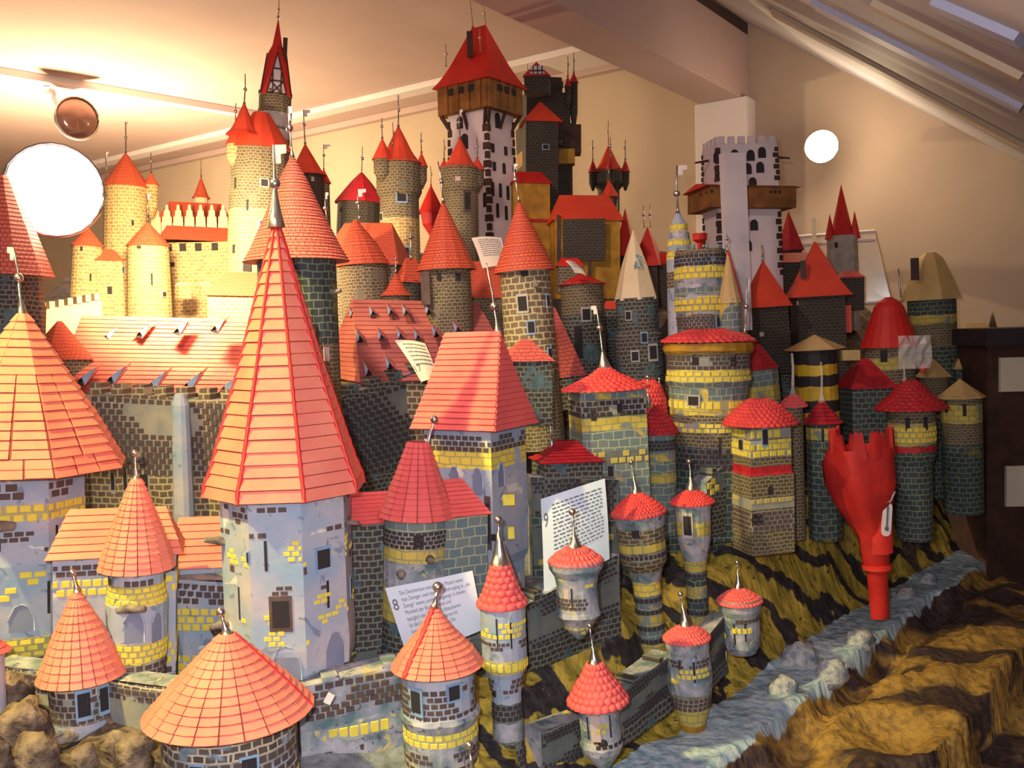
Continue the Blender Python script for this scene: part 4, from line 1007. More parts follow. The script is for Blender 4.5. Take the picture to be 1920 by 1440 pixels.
tower('stepped_keep', 'blue and yellow banded stepped keep with a pointed top and white flag', 2.15, (1312, 462), (1318, 660), 470,
  body=dict(n=20, mat='plaster2', prof=[(470, 46), (560, 50), (600, 46), (660, 46)], bands=[(470, 486, 'brkg'), (500, 524, 'yel'), (540, 552, 'teal'), (556, 584, 'yel'), (590, 640, 'brkg')],
    bricks=[(478, 500, DB, .6, 9, 6), (502, 524, YB, .7, 14, 10), (560, 584, YB, .6, 14, 10), (592, 616, BB, .6, 9, 6)], merlons=(10, 8, 9)),
  wins=[(30, 605, 12, 16, 'blue')])
tower('stepped_turret', 'ringed blue and yellow pinnacle behind the stepped keep', 2.2, (1271, 398), (1280, 660), 500,
  body=dict(n=20, mat='plaster', prof=[(398, 3), (420, 14), (421, 17), (434, 16), (436, 19), (448, 20), (450, 22), (475, 22), (476, 24), (660, 26)], bands=[(421, 434, 'yel'), (436, 448, 'plaster2'), (450, 462, 'yel'), (470, 486, 'yel'), (510, 540, 'brkg')]),
  fins=[dict(dx=0, cone=(8, 5), pole=78, ball=(.34, 6.5), flag=(18, 18), r=2.2, lean=.02)])
tower('half_cone', 'slim beige half cone with a red and white twisted cord edge', 2.1, (1364, 470), (1372, 660), 568,
  body=dict(n=20, mat='teal', prof=[(560, 20), (660, 20)]),
  roof=dict(n=10, r=22, rows=6, mode='smooth', mat='tanroof', hips=0, seam=3, hipr=3),
  fins=[dict(cone=(8, 3), pole=24, ball=(.6, 3.5), r=1)])
# --- S red dome roof
tower('dome_roof_tower', 'square stone tower with a plump red thatched dome roof right of centre', 1.9, (1424, 748), (1430, 1030), 794,
  body=dict(n=('rect', .9), rot=30, mat='brkg', wav=0, prof=[(786, 42), (880, 42), (884, 45), (1030, 44)], bands=[(820, 844, 'yel'), (868, 884, 'crim2'), (884, 985, 'brkg')],
    bricks=[(800, 818, YB, .4, 14, 12), (826, 852, YB, .65, 14, 9), (926, 946, YD, .35, 13, 10), (950, 985, BB, .5, 11, 8)]),
  roof=dict(n=36, r=70, rows=8, mode='lumps', join=1, mat='crimson', tmat='crimson', th=2.6, prof=[(0, 1), (.3, .84), (.6, .62), (.85, .42), (1, .2)]),
  wins=[(-34, 830, 14, 18, 'frame'), (8, 814, 10, 28, 'blue'), (16, 912, 10, 16, 'arch'), (-8, 962, 24, 22, 'arch')])
tower('turret', 'slender turret with a glassy pin between the red dome roof and its neighbour', 2.08, (1487, 740), (1494, 1010), 762,
  body=dict(n=20, mat='brkg', prof=[(756, 17), (1010, 17)]), roof=dict(n=24, r=26, rows=4, mode='lumps', join=1, mat='pinkroof', tmat='pinkroof', th=2, prof=DOME),
  fins=[dict(cone=(22, 8), pole=56, ball=None, r=3, mat='clear')])
tower('turret', 'blue green turret with a pointed crimson roof left of the red plastic funnel', 2.1, (1541, 752), (1548, 1010), 793,
  body=dict(n=8, mat='teald', prof=[(788, 30), (1010, 30)], bands=[(800, 822, 'ydull')]), roof=dict(n=8, rot=10, r=38, rows=6, mode='tiles', k=4, join=1, mat='crim2', th=2, prof=[(0, 1), (.5, .52), (1, .08)]),
  fins=[dict(cone=(20, 7), pole=54, ball=None, r=2.4, mat='clear')], wins=[(0, 812, 4, 24, 'slit'), (20, 815, 4, 24, 'slit')])
tower('turret', 'teal walled house with a pink tent roof behind the drum tower', 2.25, (1412, 636), (1430, 840), 692,
  body=dict(n=8, mat='teal', prof=[(688, 40), (840, 40)], bands=[(722, 748, 'ydull')]), roof=dict(n=8, rot=20, r=44, rows=8, mode='tiles', k=3, join=1, mat='pinkroof', tmat='crim2', th=1.6, prof=[(0, 1), (.5, .55), (1, .05)]))
# --- red plastic funnel with crown, thermometer
def funnel():
    d = 1.98; base = W(1650, 1158, d); top = W(1628, 800, d)
    zz = (top - base).normalized(); yy = Vector((0, 1, 0)); yy = (yy - zz * yy.dot(zz)).normalized(); xx = yy.cross(zz)
    mw = Matrix(((xx.x, yy.x, zz.x, base.x), (xx.y, yy.y, zz.y, base.y), (xx.z, yy.z, zz.z, base.z), (0, 0, 0, 1)))
    T = root('plastic_funnel', 'bright red plastic crown topped funnel standing on a long red tube in the stream', 'red funnel', mw)
    s = d / F; mb = MB(); n = 24
    prof = [(0, 17, 0), (100, 20, 0), (104, 24, -1), (128, 27, -2), (160, 26, -6), (190, 38, -12), (225, 50, -18), (262, 62, -20), (300, 64, -20), (330, 58, -14)]
    for z, r, x in prof:
        for i in range(n):
            a = 2 * PI * i / n; rr = r * (1 + .1 * math.sin(a * 5 + z * .02) * (z > 180))
            mb.v.append(Vector(((x + rr * math.cos(a)) * s, rr * .8 * math.sin(a) * s, z * s)))
    for j in range(len(prof) - 1):
        for i in range(n):
            k = (i + 1) % n; mb.f.append((j * n + i, j * n + k, (j + 1) * n + k, (j + 1) * n + i)); mb.m.append(0); mb.uv.append([(0, 0)] * 4)
    mb.build('funnel_body', 'redplastic', T, smooth=True)
    for i in range(9):
        a = 2 * PI * (i + .2) / 9; c = Vector(((-14 + 56 * math.cos(a)) * s, 56 * .8 * math.sin(a) * s, 325 * s)); h = random.uniform(26, 44) * s
        tdir = Vector((-math.sin(a), math.cos(a), 0)); o = Vector((math.cos(a), math.sin(a), 0)) * 3 * s; w = 13 * s
        vs = [c - tdir * w - Vector((0, 0, 12 * s)), c + tdir * w - Vector((0, 0, 12 * s)), c + tdir * w * .5 + Vector((0, 0, h)), c + Vector((0, 0, h * .86)), c - tdir * w * .55 + Vector((0, 0, h * 1.05))]
        vs = [v + o for v in vs] + [v - o for v in vs]
        new_obj('crown_spike', vs, [(0, 1, 2, 3, 4), (9, 8, 7, 6, 5)] + [(q, 5 + q, 5 + (q + 1) % 5, (q + 1) % 5) for q in range(5)], 'redplastic', T)
    q = MB(); q.tube([(-1 * s, 0, 96 * s), (-1 * s, 0, 104 * s)], [27 * s, 27 * s], 20); q.build('collar', 'redplastic', T, smooth=True)
    q = MB(); q.tube([(4 * s, 0, 128 * s), (6 * s, 0, 200 * s)], [27 * s, 27 * s], 20); q.tube([(6 * s, 0, 200 * s), (14 * s, 0, 240 * s), (24 * s, 0, 270 * s)], [27 * s, 22 * s, 10 * s], 16)
    q.build('tube', 'redplastic', T, smooth=True)
    return T, mw
FT, FM = funnel()
s_ = 1.98 / F
tp = FM @ Vector((13 * s_, -29 * s_, 196 * s_))
TH = root('thermometer', 'small white thermometer plate hanging on the red plastic tube', 'thermometer', Matrix.Translation(tp) @ Matrix.Rotation(.06, 4, 'Y'))
pts_ = [(math.cos(a) * 9 * s_, (math.sin(a) * 9 + (22 if a < PI else -24)) * s_) for a in [PI * k / 8 for k in range(17)]]
n1 = len(pts_); vs = [(x, 0, z) for x, z in pts_] + [(x, 2 * s_, z) for x, z in pts_]
new_obj('plate', vs, [tuple(range(n1)), tuple(range(n1, 2 * n1))[::-1]] + [(i, n1 + i, n1 + (i + 1) % n1, (i + 1) % n1) for i in range(n1)], 'white_trim', TH)
q = MB(); q.tube([(0, -1 * s_, -16 * s_), (0, -1 * s_, 24 * s_)], [1.6 * s_] * 2, 6); q.ball((0, -1 * s_, -18 * s_), 4 * s_, 8, 6); q.build('glass_tube', 'ink', TH, smooth=True)
q = MB(); q.tube([(-9 * s_, 0, 30 * s_), (4 * s_, 0, 34 * s_), (12 * s_, 0, 52 * s_)], [3 * s_, 2.6 * s_, 1.5 * s_], 6); q.build('strap', 'white_trim', TH, smooth=True)

# --- right hand group
tower('bee_tower', 'round tower with thick black and yellow stripes under a beige umbrella cap', 2.35, (1527, 627), (1537, 860), 655,
  body=dict(n=20, mat='black', prof=[(652, 38), (860, 39)], bands=[(682, 702, 'bee_y'), (722, 748, 'bee_y'), (770, 792, 'bee_y')]),
  roof=dict(n=5, rot=36, r=60, rows=4, mode='smooth', mat='tanroof'), wins=[(-22, 668, 8, 18, 'square'), (12, 666, 8, 16, 'square')])
tower('cone_roof_tower', 'blunt bright red cone roof on a tower beside the beige peaked roof', 2.5, (1666, 557), (1672, 830), 650,
  body=dict(n=20, mat='brkg', prof=[(645, 44), (830, 44)], bands=[(668, 690, 'ydull')]),
  roof=dict(n=20, r=53, rows=10, mode='smooth', mat='red', prof=[(0, 1), (.5, .68), (.8, .5), (.93, .34), (1, .12)]), wins=[(-10, 665, 12, 22, 'square')])
tower('hip_roof_tower', 'tower with a lumpy beige hooded roof and dark dormer at the far right', 2.9, (1744, 474), (1752, 760), 562,
  body=dict(n=20, mat='teald', prof=[(556, 42), (640, 42), (648, 46), (760, 44)], bands=[(590, 606, 'ydull'), (606, 650, 'brkg')]),
  roof=dict(n=7, rot=20, r=54, rows=8, mode='smooth', mat='tanroof', prof=[(0, 1), (.2, .88), (.6, .62), (.88, .42), (1, .2)]),
  boxes=[('dormer', -26, 504, 44, 14, 40, 14, 'woodd')], fins=[dict(dx=-56, y=562, cone=(10, 4), pole=52, ball=None, r=2, lean=-.06)])
tower('cone_roof_tower', 'wide deep red cone roof over a speckled tower right of the plastic funnel', 2.28, (1706, 712), (1716, 1010), 765,
  body=dict(n=20, mat='brkg', prof=[(758, 42), (850, 42), (870, 34), (1010, 32)], bands=[(790, 830, 'ydull'), (832, 844, 'crim2'), (844, 900, 'teald'), (900, 1010, 'teald')], bricks=[(796, 826, YB, .45, 12, 9)]),
  roof=dict(n=24, r=66, rows=9, mode='lumps', join=1, mat='crim2', tmat='crim2', th=1.6, prof=[(0, 1), (.5, .55), (.85, .3), (1, .12)]),
  fins=[dict(dx=-10, cone=(14, 5), pole=28, ball=None, r=2, mat='clear')], wins=[(-6, 790, 8, 24, 'square'), (24, 790, 8, 24, 'square')])
wing('crimson double roof behind the plastic funnel', 2.42, 1622, 726, 46, .9, 54, 25, 'crim2', rows=6, k=3, hb=100, bmat='teald', mode='smooth', ridge=.15)
tower('cone_roof_tower', 'dusty tan shallow cone roof on an orange speckled tower at the right', 2.55, (1800, 710), (1808, 960), 745,
  body=dict(n=20, mat='brkg', prof=[(740, 36), (830, 36), (960, 34)], bands=[(756, 790, 'ydull'), (830, 960, 'teald')]),
  roof=dict(n=8, rot=10, r=44, rows=4, mode='smooth', mat='tanroof'), wins=[(6, 765, 6, 22, 'square'), (-24, 760, 6, 20, 'square')])
tower('cone_roof_tower', 'small grey tan tent roof half hidden behind the deep red cone roof', 2.7, (1750, 672), (1752, 900), 706,
  body=dict(n=20, mat='brkg', prof=[(702, 26), (900, 26)]), roof=dict(n=6, rot=10, r=34, rows=3, mode='smooth', mat='tanroof'))
wing('pale tan hipped roof with a ridge at the far right edge', 2.85, 1826, 690, 44, .7, 42, 18, 'tanroof', rows=4, mode='smooth', hb=220, bmat='teald', ridge=.4)
tower('paper_cone', 'yellow patterned paper cone at the far right edge', 2.75, (1855, 624), (1866, 800), 690,
  body=dict(n=12, mat='teald', prof=[(686, 16), (800, 16)]), roof=dict(n=12, r=18, rows=3, mode='smooth', mat='yellow_brick'))
tower('tower', 'dim blue grey tower standing at the right edge of the model', 2.8, (1858, 740), (1862, 900), 745,
  body=dict(n=20, mat='teald', prof=[(735, 30), (900, 30)], bands=[(850, 900, 'black')]))
wing('small tan roof house far back on the right', 3.2, 1830, 622, 26, .8, 16, 10, 'tanroof', rows=2, mode='smooth', hb=60, bmat='ochre', ridge=.6)
tower('pine_cone_tree', 'thin dark pointed tree shape far back at the right', 3.2, (1861, 584), (1861, 660), 624, body=None, roof=dict(n=12, r=9, rows=5, mode='smooth', mat='woodd', step=1.5), cat='model tree')
# dark cabinet standing behind the model on the right
cab = root('cabinet', 'dark brown cabinet with pale papers behind the model at the right edge', 'cabinet', Matrix.Translation(W(1948, 1000, 2.72)))
q = MB(); q.box((0, .1, -.2), (.19, .16, .78)); q.build('carcass', 'woodd', cab)
q = MB(); q.box((0, .1, .60), (.21, .19, .025)); q.build('cabinet_top', 'black', cab)
q = MB(); q.box((-.09, -.07, .49), (.07, .006, .05)); q.build('cabinet_label', 'paperw', cab)
q = MB(); q.box((-.08, -.07, .16), (.06, .006, .06)); q.build('cabinet_label', 'paperw', cab)
# orange card towers
tower('tent_roof_tower', 'dark tower with an orange square tent roof left of the chimneyed one', 2.5, (1430, 488), (1440, 700), 576,
  body=dict(n=('rect', 1), rot=32, mat='dark', wav=0, prof=[(572, 30), (700, 32)]), roof=dict(n=('rect', 1), rot=32, r=36, rows=6, mode='smooth', mat='orange', skew=.1), fins=[dict(cone=(6, 3), pole=22, ball=None, r=2.2)], wins=[(-8, 625, 8, 8, 'pale')])
tower('tent_roof_tower', 'dark tower with large orange tent roof, chimney and clothes peg', 2.6, (1528, 450), (1538, 760), 556,
  body=dict(n=('rect', .9), rot=12, mat='dark', wav=0, prof=[(550, 42), (760, 42)]), roof=dict(n=('rect', .9), rot=12, r=54, rows=6, mode='smooth', mat='orange', prof=[(0, 1), (.2, .74), (1, 0)]),
  boxes=[('chimney', -22, 505, 40, 10, 32, 10, 'woodd'), ('clothes_peg', -1, 432, 0, 8, 44, 8, 'cream'), ('side_wing', 52, 600, 0, 14, 50, 30, 'orange')], wins=[(-34, 566, 8, 8, 'pale')])
wing('long flat orange roof running left of the chimneyed tent roof', 2.85, 1490, 494, 36, 1, 20, 8, 'orange', rows=3, mode='smooth', hb=120, bmat='dark', ridge=.6)
wing('deep red roof strip right of the chimneyed tent roof', 2.95, 1592, 522, 26, 1, 14, 8, 'red', rows=3, mode='smooth', hb=60, bmat='dark', ridge=.5)
# white tower with gallery
tower('white_gallery_tower', 'white keep with dark quoins, battlements and a brown wooden gallery', 2.75, (1385, 262), (1400, 720), 350,
  body=dict(n=('rect', .62), rot=24, mat='white', wav=0, prof=[(276, 58), (348, 58), (392, 64), (396, 60), (720, 62)]),
  wins=[(x, y, 15, 20, 'arch') for x, y in ((-38, 300), (-8, 297), (20, 298), (40, 293), (-40, 328), (14, 322), (36, 320), (-28, 350), (22, 348), (-36, 425), (22, 425), (10, 462), (-30, 470))])
gt = frame(2.75, (1385, 262), (1400, 720)); 
wing('brown wooden gallery with red lid wrapped round the white keep', 2.74, 1389, 358, 92, .66, 12, 24, 'red', rows=2, mode='smooth', hb=38, bmat='wood', ridge=.95, name='wooden_gallery', wins=[(x, 368, 5, 5, 'slit') for x in (-70, -60, -50, 52, 60, 68)])
for i, (x, y) in enumerate([(1320, 268), (1338, 267), (1356, 266), (1374, 264), (1392, 262), (1410, 260), (1426, 262)]): pass
def quoins(T_lab, d, edge, y0, y1, step, name='corner_stone', mat='woodd'):
    pass
# white wooden lath standing before the white keep
lt = W(1372, 288, 2.45); lb = W(1386, 620, 2.45)
mb = MB(); mb.box((0, 0, (lt.z - lb.z) / 2), (.033, .012, (lt.z - lb.z) / 2)); o = mb.build('wooden_lath', 'white')
o.location = lb; o.rotation_euler = (0, math.atan2(lt.x - lb.x, lt.z - lb.z), 0.25); tag(o, 'pale upright wooden lath standing in front of the white keep', 'lath')
tower('cone_roof_tower', 'dark red steep roof half hidden behind the right side of the white keep', 3.0, (1478, 395), (1490, 620), 470,
  body=dict(n=8, mat='dark', prof=[(466, 20), (620, 22)]), roof=dict(n=6, r=28, rows=3, mode='smooth', mat='crim2'))
tower('banner_lamp', 'red bracket shaped piece on top of the stepped keep', 2.3, (1312, 436), (1312, 500), 445,
  body=dict(n=12, mat='red', prof=[(438, 14), (450, 13), (456, 5), (480, 5), (500, 8)], wav=0))
# red triple spire far right
T_ = tower('triple_spire_tower', 'pale round tower with a cluster of slim scarlet spires against the far wall', 3.15, (1577, 345), (1582, 620), 446,
  body=dict(n=8, mat='stonepale', wav=0, prof=[(442, 27), (620, 30)]),
  roof=[dict(n=8, r=22, rows=4, mode='smooth', mat='red', ey=448, ay=345), dict(n=6, r=9, rows=3, mode='smooth', mat='red', ey=448, ay=402, off=(0, 0, 0))], wins=[(-10, 460, 5, 10, 'slit')])
for dx, ay in ((-24, 402), (22, 398), (4, 410)):
    rf_ = build_roof(T_, dict(n=6, r=10, rows=3, mode='smooth', mat='red', off=(0, 0, 0)), (lambda y: (620 - y) * 3.15 / F), 3.15 / F, -PI / 2, 450, ay)
    rf_.location = (dx * 3.15 / F, -.01, 0)
# clear display sheet with strip frame against far wall
a1, a2, a3, a4 = W(1478, 446, 3.42), W(1640, 434, 3.3), W(1672, 566, 3.28), W(1500, 575, 3.4)
SH = root('display_sheet', 'tilted clear plastic sheet with pale edge strips against the far wall', 'display sheet', Matrix.Translation(a1))
def rel(*p): return [x - a1 for x in p]
v_ = rel(a1, a2, a3, a4); new_obj('sheet', v_ + [x + Vector((0, .004, 0)) for x in v_], [(0, 1, 2, 3), (7, 6, 5, 4), (0, 4, 5, 1), (1, 5, 6, 2), (2, 6, 7, 3), (3, 7, 4, 0)], 'clear', SH)
for (p, q_) in ((a1, a2), (a4, a3)):
    for dz in ((0, .03) if p is a1 else (0,)):
        q = MB(); q.tube([p - a1 - Vector((0, .006, dz)), q_ - a1 - Vector((0, .006, dz))], [.007, .007], 6); q.build('edge_strip', 'white_trim', SH)
q = MB(); q.tube([a2 - a1 - Vector((0, .006, 0)), a3 - a1 - Vector((0, .006, 0))], [.003, .003], 6); q.build('edge_strip', 'cream', SH)
# plastic bag + block
bg = W(1712, 660, 2.2); mb = MB()
for i in range(7):
    for j in range(5):
        mb.v.append(Vector(((i - 3) * .013, -.01 + .014 * noise.noise(Vector((i * .9, j * .9, 2))), (j - 2) * .02 + .01 * noise.noise(Vector((i, j, 7))))))
for i in range(6):
    for j in range(4): mb.f.append((i * 5 + j, (i + 1) * 5 + j, (i + 1) * 5 + j + 1, i * 5 + j + 1)); mb.m.append(0); mb.uv.append([(0, 0)] * 4)
o = mb.build('plastic_bag', 'clear'); o.location = bg; md = o.modifiers.new('s', 'SOLIDIFY'); md.thickness = .0015; tag(o, 'crumpled clear plastic scrap above the wide deep red cone roof', 'plastic bag')
q = MB(); q.box((0, 0, 0), (.022, .01, .013)); o = q.build('wood_block', 'tanroof'); o.location = W(1594, 666, 2.3); tag(o, 'little tan block sticking out right of the striped tower', 'block')
q = MB(); q.ball((0, 0, 0), .008, 10, 8, 0, (1, 1, 1.7)); o = q.build('orange_ball', 'orange', smooth=True); o.location = W(1730, 690, 2.22); tag(o, 'tiny orange lump beside the clear plastic scrap', 'lump')

# --- middle group ----------------------------------------------------------------
tower('round_tower', 'blue grey round tower with a tall fine tiled salmon cone behind the octagonal spire', 1.78, (548, 294), (578, 1000), 488,
  body=dict(n=20, mat='brkd', prof=[(484, 72), (1000, 72)], bands=[(484, 640, 'teald'), (640, 780, 'brkg')]),
  roof=dict(n=36, r=97, rows=34, mode='smooth', step=1.2, mat='t_salmon', prof=[(0, 1), (.12, .86), (.5, .5), (.8, .24), (1, .03)]),
  fins=[dict(cone=(20, 5), pole=72, ball=(.45, 7), flag=(8, 26), r=2, lean=-.05)], wins=[(30, 640, 6, 60, 'slit'), (46, 660, 14, 26, 'pale')], logs=[(62, 548, 30, 6, .7)])
tower('cone_roof_tower', 'brown stone tower with a fine orange cone roof, left one of the middle pair', 2.2, (831, 378), (848, 720), 506,
  body=dict(n=20, mat='brkg', prof=[(500, 44), (720, 46)]), roof=dict(n=14, r=56, rows=26, mode='smooth', step=.8, mat='t_orange', prof=[(0, 1), (1, .02)]),
  fins=[dict(cone=(8, 4), pole=66, ball=(.45, 5), r=1.6, lean=-.08)], wins=[(20, 522, 10, 14, 'square'), (-14, 520, 8, 14, 'square')], boxes=[('chimney', -40, 540, 40, 16, 60, 14, 'brown_brick')])
tower('cone_roof_tower', 'tall brown brick tower with a fine orange cone roof, right one of the middle pair', 2.05, (973, 376), (1010, 840), 508,
  body=dict(n=20, mat='hallb', prof=[(500, 46), (840, 52)], bands=[(700, 840, 'brkg')]), roof=dict(n=30, r=57, rows=26, mode='smooth', step=.8, mat='t_orange', prof=[(0, 1), (.1, .9), (1, .02)]),
  fins=[dict(cone=(10, 4), pole=58, ball=(.5, 5), flag=(8, 10), r=1.7, lean=-.08)],
  wins=[(0, 514, 14, 10, 'square'), (-8, 568, 16, 26, 'frame'), (4, 612, 12, 20, 'blue'), (-2, 660, 14, 20, 'frame'), (38, 566, 6, 20, 'blue'), (34, 664, 8, 20, 'blue')], logs=[(20, 538, 16, 6, .2)])
tower('paper_cone_tower', 'stone tower under a faceted cream paper cone with blue print', 2.3, (1187, 432), (1205, 770), 562,
  body=dict(n=20, mat='brkd', prof=[(558, 40), (620, 38), (628, 44), (770, 44)]), roof=dict(n=7, rot=8, r=42, rows=4, mode='smooth', mat='cream', prof=[(0, 1), (.5, .6), (.85, .2), (1, .03)]),
  wins=[(10, 632, 10, 16, 'blue'), (-8, 665, 12, 16, 'frame'), (24, 660, 14, 24, 'frame'), (-16, 590, 10, 14, 'frame')])
tower('round_tower', 'mossy stone tower with a low red lid roof in the middle', 2.4, (1090, 512), (1100, 760), 534,
  body=dict(n=20, mat='brkg', prof=[(530, 40), (760, 42)], bands=[(590, 760, 'brkd')]), roof=dict(n=14, r=46, rows=5, mode='smooth', mat='red', step=1), wins=[(6, 590, 14, 20, 'frame'), (-10, 640, 14, 60, 'arch')])
wing('small rusty hipped roof between the coral hip roof and the tall brick tower', 1.75, 985, 676, 46, .8, 40, 20, 't_pink', rows=6, mode='smooth', hb=120, bmat='brkd', ridge=.2)
wing('steep dull red roof slope right of the tall brick tower', 2.3, 1058, 706, 44, 1, 130, 6, 't_pink', rows=6, mode='smooth', hb=60, bmat='brkd', ridge=.1, topx=-22)
wing('orange roof slope between the two middle cone roofs', 2.5, 915, 560, 66, .7, 70, 0, 't_orange', rows=6, mode='smooth', hb=110, bmat='brkg', ridge=.5)
wing('low orange tiled roof right of the tall tan cone, under two flags', 2.45, 690, 500, 76, .8, 82, -18, 't_orange', rows=10, mode='smooth', hb=120, bmat='brkg', ridge=.6)
tower('cone_roof_tower', 'orange cone roof merging with the low tiled roof under the flag', 2.35, (674, 412), (690, 620), 498,
  body=dict(n=20, mat='brkg', prof=[(494, 44), (620, 44)]), roof=dict(n=16, r=50, rows=12, mode='smooth', step=.8, mat='t_orange', off=(-8, 0, 0), prof=[(0, 1), (.5, .62), (1, .06)]),
  fins=[dict(cone=(8, 4), pole=48, ball=(.5, 4.5), flag=(16, 14), r=1.6), dict(dx=-60, y=420, cone=(6, 3), pole=56, ball=(.5, 4.5), flag=(6, 12), r=1.4)])
tower('spire_turret', 'little salmon cone at the near end of the mauve hall roof ridge', 2.25, (742, 510), (745, 640), 555,
  body=dict(n=20, mat='brkg', prof=[(552, 24), (640, 24)]), roof=dict(n=18, r=31, rows=9, mode='smooth', step=.8, mat='t_orange', prof=CV), fins=[dict(cone=(6, 3), pole=18, ball=(1, 3), r=1.2)])
tower('spire_turret', 'little orange ridge roof with dark opening beside the mauve hall roof ridge', 2.35, (770, 484), (772, 640), 530,
  body=dict(n=20, mat='dark', prof=[(526, 20), (640, 22)]), roof=dict(n=('rect', .8), rot=30, ridge=.4, r=26, rows=6, mode='smooth', mat='t_orange'), fins=[dict(cone=(6, 3), pole=54, ball=(.6, 4), r=1.3)])
# hall roofs with shark fin dormers
def hall(name, label, d, px, py, w, dp, h, rot, ridge, mat, tm, hb, rows, bricks=(), k=1):
    return tower(name, label, d, (px, py - h), (px, py + hb), py, cat='model hall',
      body=dict(n=('rect', dp), rot=rot, mat='hallb', wav=0, prof=[(py - 2, w * .95), (py + hb, w * .95)], bricks=bricks),
      roof=dict(n=('rect', dp), rot=rot, ridge=ridge, r=w, rows=rows, mode='tiles', k=k, mat=tm, th=1.7, jit=.6, gap=0))
H1 = hall('great_hall', 'great hall with a long salmon tiled roof behind the left towers', 2.25, 345, 728, 196, .62, 132, -8, .9, 'hall_tile', 'hall_tile', 280, 18, k=3)
H2 = hall('great_hall', 'great hall wing with a dusky mauve roof full of fin shaped dormers', 2.2, 782, 706, 150, .9, 142, 20, .82, 'mauve_tile', 'mauve_tile', 260, 18, k=3)
def fin_dormers(T, d, lst, sgn, rmat):
    s = d / F; inv = T.matrix_world.inverted()
    for (px, py, dd, w, hh) in lst:
        c = inv @ W(px, py, dd); L = hh * s; w_ = w * s
        apex = c + Vector((sgn * L * .55, L * .75, L * .95)); a = c + Vector((-sgn * w_, -.012, -.002)); b_ = c + Vector((sgn * w_ * .3, -.02, -.006)); e = c + Vector((0, -.012, L * .30)); bk = c + Vector((-sgn * w_ * .4, L * .8, L * .30))
        o = new_obj('dormer_roof', [a, e, apex, b_, bk], [(0, 1, 2, 4), (1, 3, 2)], rmat, T)
        o['kind'] = 'part'; del o['kind']
        vs = [e + Vector((0, -.003, 0)), a.lerp(e, .45) + Vector((0, -.003, -.006)), c + Vector((-sgn * w_ * .25, -.004, -L * .14)), c + Vector((sgn * w_ * .35, -.016, -L * .16)), b_, apex.lerp(b_, .35)]
        new_obj('dormer_cheek', vs + [v + Vector((0, .004, 0)) for v in vs], [(0, 1, 2, 3, 4, 5)] + [(q, 6 + q, 6 + (q + 1) % 6, (q + 1) % 6) for q in range(6)], 'hole', o)
        vs = [e + Vector((.0, -.006, 0)), apex.lerp(e, .35) + Vector((0, -.006, 0)), c + Vector((sgn * w_ * .35, -.018, -L * .02)), c + Vector((sgn * w_ * .1, -.015, -L * .02))]
        new_obj('dormer_face', vs + [v + Vector((0, .003, 0)) for v in vs], [(0, 1, 2, 3), (7, 6, 5, 4), (0, 4, 5, 1), (1, 5, 6, 2), (2, 6, 7, 3), (3, 7, 4, 0)], 'glassblue', o)
fin_dormers(H1, 2.2, [(205, 636, 2.18, 16, 30), (268, 630, 2.18, 16, 30), (338, 624, 2.17, 18, 32), (408, 620, 2.16, 18, 32), (160, 718, 2.04, 18, 38), (215, 716, 2.04, 18, 38), (290, 728, 2.02, 18, 40), (356, 730, 2.02, 20, 42), (425, 736, 2.01, 20, 40)], 1, 'hall_tile')
fin_dormers(H2, 2.2, [(662, 592, 2.12, 10, 20), (700, 590, 2.12, 12, 22), (734, 588, 2.13, 12, 22), (762, 588, 2.13, 12, 22), (804, 586, 2.15, 12, 24), (844, 580, 2.17, 12, 24), (676, 638, 2.04, 12, 26), (716, 634, 2.05, 12, 22), (752, 632, 2.06, 12, 22), (784, 634, 2.08, 12, 22), (818, 628, 2.1, 12, 24), (858, 620, 2.12, 12, 22), (692, 700, 1.97, 12, 26), (732, 688, 1.98, 12, 26)], -1, 'mauve_tile')
tower('buttress', 'blue grey drip stained buttress on the battlemented wall of the great hall', 1.9, (338, 738), (346, 1000), 750, body=dict(n=12, mat='plaster', prof=[(738, 10), (760, 16), (1000, 20)]), cat='model wall')
# curtain walls
curtain('battlement_wall', 'battlemented brown brick wall in front of the great hall', (160, 736), (446, 752), 1.98, 1.92, 1010, mat='hallb', merlons=7, mh=20, mwid=24,
  bricks=[(.45, .98, BB, 1.1, 17, 11)], wins=[(.16, .42, 7, 44, 'frame'), (.24, .42, 7, 44, 'frame'), (.36, .38, 16, 40, 'frame'), (.88, .4, 9, 50, 'frame')], logs=[(.18, .62, 26, 8, -.6), (.34, .58, 26, 8, .3), (.9, .62, 26, 8, .5)])
curtain('battlement_wall', 'dark battlemented wall in the shade right of the octagonal tower', (640, 745), (800, 690), 1.9, 2.05, 1010, mat='brkd', merlons=4, mh=16, mwid=26, bricks=[(.4, .95, DB, 1.1, 16, 10)])
curtain('curtain_wall', 'blue and yellow banded curtain wall under the pink gatehouse wings', (660, 985), (905, 960), 1.46, 1.47, 1290, mat='plaster2', thick=.05,
  bands=[(.0, .30, 'brkd'), (.34, .52, 'ydull'), (.62, .72, 'ydull')], bricks=[(.78, .97, DB, .62, 13, 9), (.36, .50, YD, .5, 17, 11), (.02, .28, DB, .7, 15, 12)], logs=[(.25, .60, 16, 11, -.1), (.5, .56, 14, 9, .4), (.7, .6, 14, 8, .2)])
curtain('curtain_wall', 'low ruined brick wall at the bottom between the wide cone and the ridged cone', (560, 1290), (790, 1238), 1.24, 1.3, 1480, mat='plaster2', thick=.05, merlons=2, mh=8, mwid=30,
  bands=[(.35, .62, 'plaster2')], bricks=[(.64, .98, BB, .62, 19, 13), (.40, .54, YB, .5, 20, 14), (.04, .34, BB, .6, 20, 14)])
